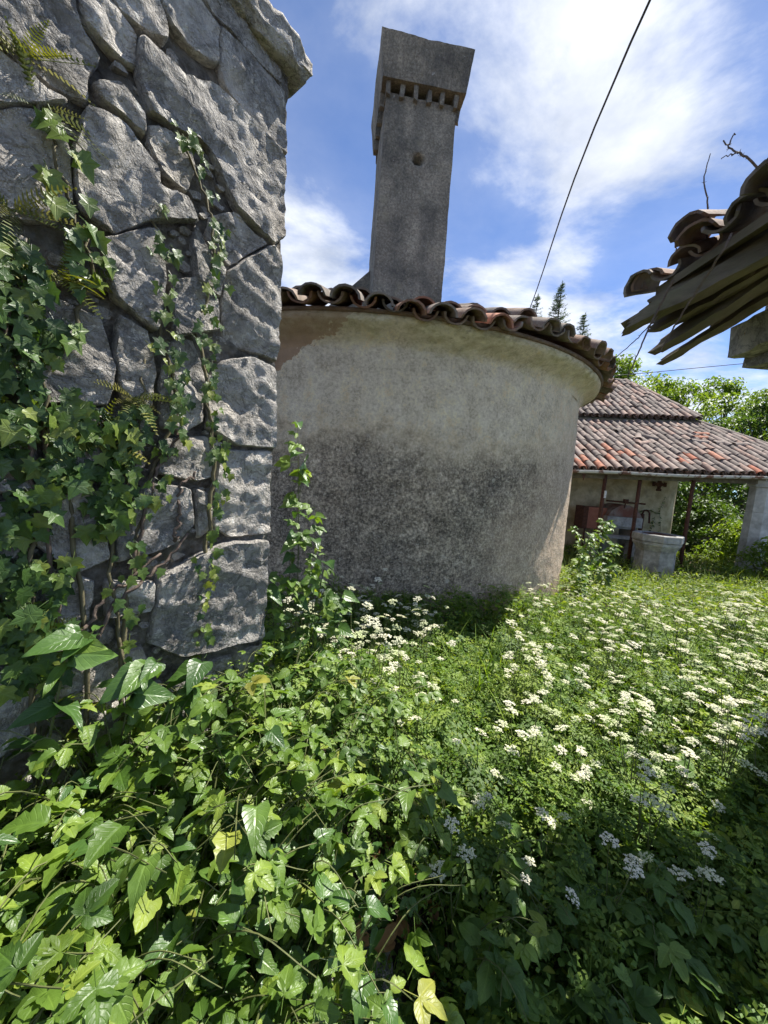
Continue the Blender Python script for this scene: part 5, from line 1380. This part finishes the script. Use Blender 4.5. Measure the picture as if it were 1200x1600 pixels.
G3 = 'clematis shoots in the left foreground'
for i in range(2):
    place_all(make_plant('ovate', 'clematis', 'clematis shoot with light green leaves in threes in the left foreground', 'clematis', G3, 0.44, 34, 0.034, 0.070, 6, i), wspots(12, -0.35, 1.0, 0.10, 0.95), wz('clematis with light green leaves in threes', 'below the corner blocks of the stone wall', 'below the ivy strands of the stone wall', 'in the bottom left corner'))
G5 = 'yellow green toothed leaf plants at the lower left'
place_all(make_plant('serr', 'toothed_herb', 'yellow green herb with broad toothed leaves at the lower left', 'herb', G5, 0.44, 30, 0.025, 0.052, 6, 1), wspots(18, 0.25, 1.05, 0.12, 0.75))
place_all(make_plant('serr', 'toothed_herb', 'large leaved yellow green herb', 'herb', 'g', 0.42, 22, 0.045, 0.072, 6, 3), wspots(9, 0.45, 0.95, 0.15, 0.55), wz('large leaved yellow green herb', 'below the corner blocks', 'below the ivy strands of the stone wall', 'in the bottom left corner of the picture'))
place_all(make_plant('heart', 'heart_leaved_climber', 'climber with big heart leaves', 'climber', 'g', 0.46, 18, 0.045, 0.082, 6, 4), wspots(9, 0.0, 0.95, 0.25, 0.75), wz('climber with extra large heart leaves', 'below the corner blocks', 'below the ivy strands of the stone wall', 'in the bottom left corner of the picture'))
G4 = 'shaded broad leaved plants at the lower right'
pos = []
while len(pos) < 26:
    x, y = U(0.30, 1.5), U(0.25, 1.15)
    if math.hypot(x, y) < 0.55 or abs(x - .11) < 0.24 and y < 1.3: continue
    pos.append((x, y, U(-0.10, 0.0), U(0.8, 1.1)))
def zs(x, y):
    k = 'beside the bare gap at the bottom' if x < 0.6 else ('in the bottom right corner' if y < 0.8 else 'under the scattered flowers at lower right')
    return 'dull green broad leaved herb ' + k, 'broad leaved herbs ' + k
place_all(make_plant('shade', 'broad_leaved_herb', 'dull green broad leaved herb in the shade at the lower right', 'herb', G4, 0.40, 22, 0.045, 0.085, 5, 1), pos[:13], zs)
place_all(make_plant('shade', 'broad_leaved_herb', 'dull green broad leaved herb in the shade at the lower right', 'herb', G4, 0.36, 22, 0.04, 0.075, 5, 2), pos[13:], zs)

# ------------------------------------------------------------------ white flowering cow parsley
def umbel_mesh(seed, R=0.032):
    rr = np.random.default_rng(seed); V = []; F = []; n = 0; st = []
    k = 13
    for i in range(k):
        r = R * math.sqrt((i + 0.4) / k); a = i * 2.399 + rr.normal(0, .2)
        c = np.array([r * math.cos(a), r * math.sin(a), 0.030 - 0.25 * r * r / R + rr.normal(0, .0015)])
        st.append(stalk_tpl((0, 0, 0), tuple(c - [0, 0, .003]), 0.0005))
        for q in range(11):
            b = rr.random() * 6.28; d = 0.0078 * math.sqrt(rr.random()); p = c + np.array([d * math.cos(b), d * math.sin(b), 0.003 - d * d * 40 + rr.normal(0, .0007)])
            w = 0.0031 * (0.8 + .5 * rr.random()); t1 = rr.normal(0, .35, 2); e = rr.random() * 1.5
            for m in range(4):
                th = e + m * math.pi / 2; dx, dy = w * math.cos(th), w * math.sin(th); V.append(p + np.array([dx, dy, dx * t1[0] + dy * t1[1]]))
            F += [(n, n + 1, n + 2), (n, n + 2, n + 3)]; n += 4
    return mesh_np('umbel', np.array(V), np.array(F, int), M['flower'])
UMB = [umbel_mesh(i) for i in range(3)]
def make_parsley(h, num, seed, name='cow_parsley', label='', group='', leaves=5):
    t = thing(name, label, 'wildflower', (0, 0, 0), group); mb = MB()
    top = np.array([U(-.05, .05), U(-.05, .05), h * .62]); P = spline([(0, 0, -.08), top * [.4, .4, .5], top], 8); mb.tube(P, np.linspace(.0035, .0025, 8), 5)
    tips = []
    for k in range(num):
        a = k * 2.4 + U(-.4, .4); r = U(0.03, 0.14) * (0.5 if k == 0 else 1); zt = h * U(.66, 1.08)
        e = np.array([top[0] + r * math.cos(a), top[1] + r * math.sin(a), zt]); s0 = P[5 + k % 3]
        mb.tube(spline([s0, (s0 * .45 + e * .55) + [0, 0, -.02], e], 6), [.0022, .0018, .0016, .0014, .0012, .001], 4); tips.append(e)
    mb.build('stem', M['stem'], t)
    for e in tips:
        o = obj('umbel', UMB[rng.integers(3)], t); tl = rng.normal(0, .32, 2)
        o.matrix_basis = to_mat(frame(np.array([[math.cos(U(0, 6)), 1.0, 0]]), np.array([[tl[0] + .1, tl[1], 1.0]]))[0], e, U(0.45, 0.95))
    for k in range(leaves):
        a = U(0, 6.28); p = P[rng.integers(2, 8)]; add_leaf('pin', t, p, (math.cos(a), math.sin(a), U(0.0, .6)), (.2, 0, 1), U(.13, .22))
    return t
def spots_px(n, x0, x1, yf, sc=(.85, 1.15), avoid=0.0):
    out = []
    while len(out) < n:
        y = U(*yf); x = U(x0, x1) * y
        if in_house(np.array([x]), np.array([y]))[0] or behind_wall(x, y): continue
        if any(math.hypot(x - o[0], y - o[1]) < avoid for o in out): continue
        out.append((x, y, 0.0, U(*sc)))
    return out
GA = 'cow parsley drift on the right'
LA = 'white cow parsley in the dense sunlit drift on the right'
PA = [make_parsley(0.60, n_, i, label=LA, group=GA) for i, n_ in enumerate((4, 6, 7, 5))]
posA = spots_px(112, 0.40, 1.18, (1.5, 3.7), avoid=0.085)
def za(x, y):
    k = 'at the back edge of the flower drift, before the meadow' if y > 2.9 else ('at the right edge of the sunlit flower drift' if x > 0.9 * y else ('at the near edge of the sunlit flower drift' if y < 2.25 else 'in the middle of the sunlit flower drift'))
    return 'white cow parsley ' + k, 'cow parsley ' + k
for i, p in enumerate(PA): place_all(p, posA[i::4], za)
GB = 'cow parsley clump before the round wall'
LB = 'white cow parsley in the clump before the round wall, beside the stone corner'
PB = [make_parsley(0.64, n_, i, label=LB, group=GB) for i, n_ in enumerate((5, 6, 8))]
posB = spots_px(42, -0.24, 0.17, (1.5, 3.15), avoid=0.10)
def zb(x, y):
    k = 'against the foot of the round wall' if y > 2.5 else ('next to the stone corner, before the round wall' if x < -0.05 * y else 'at the near right of the clump before the round wall')
    return 'white cow parsley ' + k, 'cow parsley ' + k
for i, p in enumerate(PB): place_all(p, posB[i::3], zb)
GC = 'scattered cow parsley in the shade at the lower right'
LC = 'single white cow parsley scattered in the shaded right foreground'
PC = [make_parsley(0.56, n_, i, label=LC, group=GC, leaves=4) for i, n_ in enumerate((2, 3))]
posC = spots_px(26, 0.30, 1.15, (0.95, 1.75), avoid=0.12)
def zc(x, y):
    k = 'right of the picture below the dense drift' if x > 0.8 * y else ('in the middle foreground, nearest to the viewer' if y < 1.3 else 'between the dense drift and the shaded foreground')
    return 'single white cow parsley ' + k, 'single cow parsley ' + k
for i, p in enumerate(PC): place_all(p, posC[i::2], zc)
GD = 'low white flowers in the meadow'
PD = [make_parsley(0.42, 4, i, label='sparse white cow parsley in the meadow beyond the drift', group=GD) for i in range(2)]
posD = spots_px(26, 0.5, 1.15, (3.5, 5.2), avoid=0.15)
for i, p in enumerate(PD): place_all(p, posD[i::2])

# ------------------------------------------------------------------ single plants that stand out
def climber(name, label, cat, paths, kind, nleaf, smin, smax, mat='stem', r=0.004):
    t = thing(name, label, cat, tuple(paths[0][0])); spots = []; mb = MB()
    for p in paths:
        P = spline(p, 24); mb.tube(P, np.linspace(r, r * .35, 24), 5); spots += list(P[4:])
    mb.build('stem', M[mat], t)
    for i in range(nleaf):
        p = spots[int(len(spots) * (i + rng.random()) / nleaf) % len(spots)]; a = U(0, 6.28)
        add_leaf(kind if isinstance(kind, str) else kind[i % len(kind)], t, p, (math.cos(a), math.sin(a) - .3, U(-.5, .2)), (0.3, -.5 + rng.normal(0, .3), .8 + rng.normal(0, .3)), U(smin, smax))
    return t
climber('climbing_shoots', 'tall leafy shoots rising past the corner of the stone wall', 'climber',
        [[(-0.36, 1.62, 0.35), (-0.35, 1.62, 1.0), (-0.36, 1.60, 1.45), (-0.38, 1.60, 1.77)], [(-0.30, 1.66, 0.4), (-0.29, 1.68, 1.0), (-0.30, 1.66, 1.42)], [(-0.42, 1.60, 0.4), (-0.38, 1.58, 1.1), (-0.34, 1.58, 1.62)], [(-0.26, 1.62, 0.4), (-0.27, 1.62, 0.9), (-0.23, 1.62, 1.22)], [(-0.40, 1.55, 0.4), (-0.42, 1.52, 0.95), (-0.46, 1.50, 1.15)], [(-0.20, 1.70, 0.4), (-0.18, 1.72, 0.8), (-0.16, 1.72, 1.02)]],
        ['tri', 'ovate', 'heart'], 150, 0.045, 0.10, r=0.003)
climber('leafy_shrub', 'leafy shrub growing against the right foot of the round wall', 'shrub',
        [[(2.75, 5.3, -.1), (2.8, 5.3, .5), (2.85, 5.25, .95)], [(2.9, 5.3, -.1), (3.05, 5.3, .5), (3.15, 5.2, .85)], [(2.7, 5.0, -.1), (2.65, 5.0, .4), (2.6, 4.95, .7)], [(2.85, 5.1, -.1), (2.95, 5.0, .35), (3.1, 4.95, .6)], [(2.9, 5.6, -.1), (3.1, 5.7, .6), (3.3, 5.7, 1.05)], [(3.1, 5.9, -.1), (3.4, 6.0, .6), (3.6, 6.0, 1.1)], [(2.5, 4.6, -.1), (2.45, 4.55, .3), (2.4, 4.5, .55)]],
        ['ovate', 'serr', 'lance'], 270, 0.07, 0.15, r=0.007)
climber('leafy_sapling', 'light leafy sapling before the left iron post of the shed', 'shrub',
        [[(3.95, 7.4, -.3), (4.1, 7.4, .4), (4.3, 7.4, .95)], [(3.95, 7.4, -.3), (3.9, 7.4, .3), (3.75, 7.4, .8)], [(4.1, 7.3, -.3), (4.35, 7.3, .2), (4.5, 7.3, .55)]],
        ['ovate', 'lance'], 90, 0.10, 0.18, r=0.008)
climber('big_leaved_vine', 'large pointed leaves of a vine at the lower left of the stone wall', 'vine',
        [[on_wall(0.75, .5, .10), on_wall(0.66, 1.05, .10), on_wall(0.60, 1.14, .12)], [on_wall(0.6, .5, .12), on_wall(0.52, .95, .14), on_wall(0.46, 1.02, .16)], [on_wall(0.42, .5, .12), on_wall(0.38, .85, .14), on_wall(0.33, .98, .16)]],
        ['heart', 'lance', 'heart'], 34, 0.07, 0.12, r=0.004)
climber('nettle_stems', 'upright nettle like stems at the foot of the stone corner', 'herb',
        [[(-0.20, 1.45, .1), (-0.21, 1.45, .55), (-0.22, 1.44, .82)], [(-0.10, 1.50, .1), (-0.09, 1.50, .5), (-0.08, 1.49, .74)], [(-0.30, 1.35, .2), (-0.29, 1.33, .6), (-0.30, 1.32, .86)]],
        ['lance', 'serr'], 48, 0.05, 0.09, r=0.003)
# dark creeper on the shed wall
climber('wall_creeper', 'thin dark creeper on the cream wall behind the well', 'creeper',
        [[(7.55, 10.36, -.1), (7.5, 10.36, .6), (7.42, 10.36, 1.1), (7.52, 10.38, 1.5)], [(6.9, 10.36, -.1), (6.85, 10.36, .6), (6.8, 10.36, 1.05)], [(6.85, 10.36, 1.0), (7.1, 10.36, 1.08), (7.4, 10.36, 1.0)], [(7.2, 10.36, -.1), (7.25, 10.36, .5), (7.3, 10.36, .9)]],
        ['ivy'], 90, 0.05, 0.09, 'ivy_stem', 0.006)
# purple dead-nettle and fallen leaves in the gap
pn = thing('purple_flower', 'small purple flower among the leaves in the middle foreground', 'wildflower', (-0.10, 0.98, 0.30))
mb = MB(); mb.tube([(-0.10, 0.98, 0.05), (-0.10, 0.98, 0.30), (-0.10, .985, .44)], .002, 4); mb.build('stem', M['stem'], pn)
V = []; F = []
for i in range(26):
    a, r = U(0, 6.28), U(.004, .018); p = np.array([-0.10 + r * math.cos(a), .985 + r * math.sin(a), U(.42, .46)]); d = rng.normal(0, .006, (3, 3)); k = len(V); V += [p + d[0], p + d[1], p + d[2]]; F.append((k, k + 1, k + 2))
part('florets', V, F, M['purple'], pn)
for i in range(26):
    x, y = 0.13 + rng.normal(0, .10), 1.13 + rng.normal(0, .11); z = float(ground_z(np.array([x]), np.array([y]))[0]) + U(.02, .08)
    if i == 0: fl_mesh = tpl_mesh('fallen_leaf', xf(T_OVATE, 0, 1.0), M['dead_leaf'])
    o = obj('fallen_leaf', fl_mesh); a = U(0, 6.28); o.matrix_basis = to_mat(frame(np.array([[math.cos(a), math.sin(a), rng.normal(0, .3)]]), np.array([[rng.normal(0, .4), rng.normal(0, .4), 1]]))[0], (x, y, z), U(.04, .075))
    tag(o, 'dry brown fallen leaf in the gap at the bottom of the picture', 'leaf', 'dry fallen leaves in the gap')
V, F = rough_box(-.13, .13, -.08, .08, -.08, .025, .02, -.15, .03, None, 91, .012)
V = V @ rotz(.2).T + np.array([0.02, 1.0, float(ground_z(np.array([.02]), np.array([1.0]))[0]) - .005])
o = part('fallen_stone', V, F, M['limestone'], None, True); tag(o, 'flat grey stone on the soil at the bottom of the picture', 'stone')

# ------------------------------------------------------------------ trees
T_TLEAF = leaf_tpl([0.02, 0.20, 0.0], [0, .45, 1.0], 0.35, 0.3)
def tree(name, label, base, h, cr, mat, nclus, per, lsize, trunk_r=0.14, low=0.35, group=None, seed=0, spread=0.55):
    rr = np.random.default_rng(seed); t = thing(name, label, 'tree' if h > 3 else 'shrub', tuple(base), group); b = np.array(base, float)
    mb = MB(); P = spline([b + [0, 0, -.3], b + [rr.normal(0, .1), rr.normal(0, .1), h * .4], b + [rr.normal(0, .25), rr.normal(0, .25), h * .85]], 14); mb.tube(P, np.linspace(trunk_r, trunk_r * .25, 14), 7)
    cen = []
    for i in range(nclus):
        a = rr.random() * 6.28; u = rr.random(); zf = low + (1 - low) * u
        prof = math.sin(math.pi * min(1, .18 + .80 * u)) ** .7; r = cr * prof * math.sqrt(rr.random()) * 1.05
        cen.append(b + np.array([r * math.cos(a), r * math.sin(a), h * zf * (0.92 + .12 * rr.random())]))
    cen = np.array(cen)
    for i in range(0, nclus, 3):
        j = min(13, max(3, int(13 * (cen[i][2] - b[2]) / h * .8))); s0 = P[j]; mb.tube(spline([s0, (s0 + cen[i]) / 2 + [0, 0, -.1 * cr], cen[i]], 6), np.linspace(trunk_r * .3, .012, 6), 4)
    mb.build('trunk', M['bark'], t)
    st = Stuff(); n = nclus * per
    c = np.repeat(cen, per, 0); rad = np.repeat(rr.uniform(.5, 1.1, nclus), per)[:, None] * spread
    off = rr.normal(0, 1, (n, 3)); off /= np.linalg.norm(off, axis=1)[:, None]; off *= (rr.random((n, 1)) ** .5) * rad * np.array([1, 1, .62])
    a = rr.random(n) * 6.28; R3 = frame(np.stack([np.cos(a), np.sin(a), rr.normal(-.35, .35, n)], 1), np.array([.25, .1, 1.0]) + rr.normal(0, .5, (n, 3)))
    st.add(T_TLEAF, R3, c + off, rr.uniform(.7, 1.3, n) * lsize, np.clip(np.repeat(rr.random(nclus), per) * .5 + rr.random(n) * .5, 0, 1))
    st.build('crown', M[mat], t)
    return t
tree('walnut_tree', 'slim light green tree just right of the tile eave', (9.9, 17.0, -.2), 7.3, 1.5, 'tree_a', 70, 80, .17, .12, .35, seed=1)
tree('walnut_tree', 'bright green broad tree behind the shed ridge', (12.4, 18.0, -.2), 6.9, 2.7, 'tree_a', 130, 90, .17, .16, .3, seed=2)
tree('walnut_tree', 'bright green tree below the ruined eave boards', (15.3, 18.5, -.2), 7.2, 2.6, 'tree_a', 130, 90, .17, .16, .3, seed=3)
tree('elder_tree', 'grey green tree right of the shed roof verge', (14.2, 14.6, -.2), 5.8, 2.3, 'tree_b', 130, 90, .14, .14, .2, seed=4)
tree('elder_tree', 'dark green tree at the right edge behind the pillar', (17.0, 15.5, -.2), 6.8, 2.6, 'tree_b', 120, 90, .15, .14, .2, seed=5)
tree('elder_tree', 'low dark tree behind the rounded end of the shed wall', (10.6, 13.6, -.2), 4.0, 1.9, 'tree_b', 110, 80, .13, .10, .1, seed=6)
tree('elder_tree', 'shady tree behind the stone pillar', (13.2, 12.6, -.2), 4.2, 1.9, 'tree_b', 110, 80, .13, .10, .08, seed=7)
tree('walnut_tree', 'tall green tree farthest right behind the others', (20.5, 19.0, -.2), 8.0, 3.0, 'tree_a', 120, 80, .18, .16, .25, seed=8)
tree('hazel_bush', 'leafy bush right of the well, beneath the gutter', (9.6, 11.4, -.25), 1.7, 1.0, 'tree_b', 60, 70, .11, .05, .05, seed=9, spread=.4)
tree('hazel_bush', 'leafy bush around the foot of the stone pillar', (9.3, 9.6, -.25), 1.25, 0.9, 'tree_a', 55, 70, .10, .05, .05, seed=10, spread=.35)
tree('hazel_bush', 'bright leafy bush in front of the stone pillar', (8.1, 7.9, -.25), 0.95, 0.65, 'tree_a', 40, 60, .09, .04, .05, seed=11, spread=.3)
tree('hazel_bush', 'dark leafy bush between the shed wall and the trees', (8.9, 12.2, -.25), 2.2, 0.9, 'tree_b', 60, 70, .12, .05, .05, seed=12, spread=.4)
for i, (x, y, h) in enumerate(((24, 26, 8), (18, 27, 7.5), (12, 28, 7), (29, 24, 9))):
    tree('far_tree', ['far tree at the right behind the nearer crowns', 'far tree in the middle behind the nearer crowns', 'far tree behind the slim light green tree', 'outermost far tree at the right edge'][i], (x, y, -.2), h, 3.4, 'tree_b', 110, 60, .24, .18, .12, seed=20 + i, spread=.9)
T_NEED = (np.array([(-.10, 0, 0), (0, .0, .06), (.10, 0, 0), (0, 1.0, 0)], float), np.array([(0, 1, 3), (1, 2, 3)], int))
def spruce(label, base, h, low, cr, seed):
    rr = np.random.default_rng(seed); t = thing('spruce_tree', label, 'tree', tuple(base), None); b = np.array(base, float)
    mb = MB(); mb.tube([b, b + [0, 0, h * .5], b + [0.05, 0, h]], [.22, .12, .012], 7)
    loc = []; ax = []
    z = low
    while z < h - .1:
        L = cr * (1 - (z / h)) / (1 - low / h) * (0.9) + .10; k = rr.integers(4, 7)
        for i in range(k):
            a = rr.random() * 6.28; l = L * rr.uniform(.65, 1.1); d = np.array([math.cos(a), math.sin(a), .18]); e = b + [0, 0, z] + d * l + [0, 0, .12 * l]
            m = b + [0, 0, z] + d * l * .5 - [0, 0, .08 * l]; Q = spline([b + [0, 0, z], m, e], 6); mb.tube(Q, np.linspace(.018, .005, 6), 3, False)
            nn = int(34 * l + 8)
            for q in range(nn):
                u = rr.random(); i0 = min(4, int(u * 5)); p = Q[i0] + (Q[i0 + 1] - Q[i0]) * (u * 5 - i0)
                sd = np.array([-d[1], d[0], 0]) * rr.choice([-1, 1]); w = l * .28 * (1 - u) * rr.random()
                loc.append(p + sd * w + rr.normal(0, .025, 3)); ax.append(d * .7 + sd * .8 + rr.normal(0, .3, 3))
        z += rr.uniform(.13, .22)
    for q in range(40): loc.append(b + [0.05, 0, h - .5 * rr.random()]); ax.append(rr.normal(0, .5, 3) + [0, 0, .8])
    mb.build('trunk', M['bark'], t); n = len(loc)
    st = Stuff(); st.add(T_NEED, frame(np.array(ax), rr.normal(0, 1, (n, 3)) + [0, 0, .5]), np.array(loc), rr.uniform(.10, .20, n)); st.build('crown', M['conifer'], t)
spruce('tallest spruce tip showing above the tile eave', (10.2, 26, -.2), 14.6, 8.5, 1.9, 1)
spruce('shorter spruce tip behind the tile eave, left of the tallest', (8.95, 26.6, -.2), 14.0, 8.5, 1.8, 2)
spruce('sparse spruce top right of the tallest spruce', (11.9, 26, -.2), 12.8, 8.0, 1.7, 3)
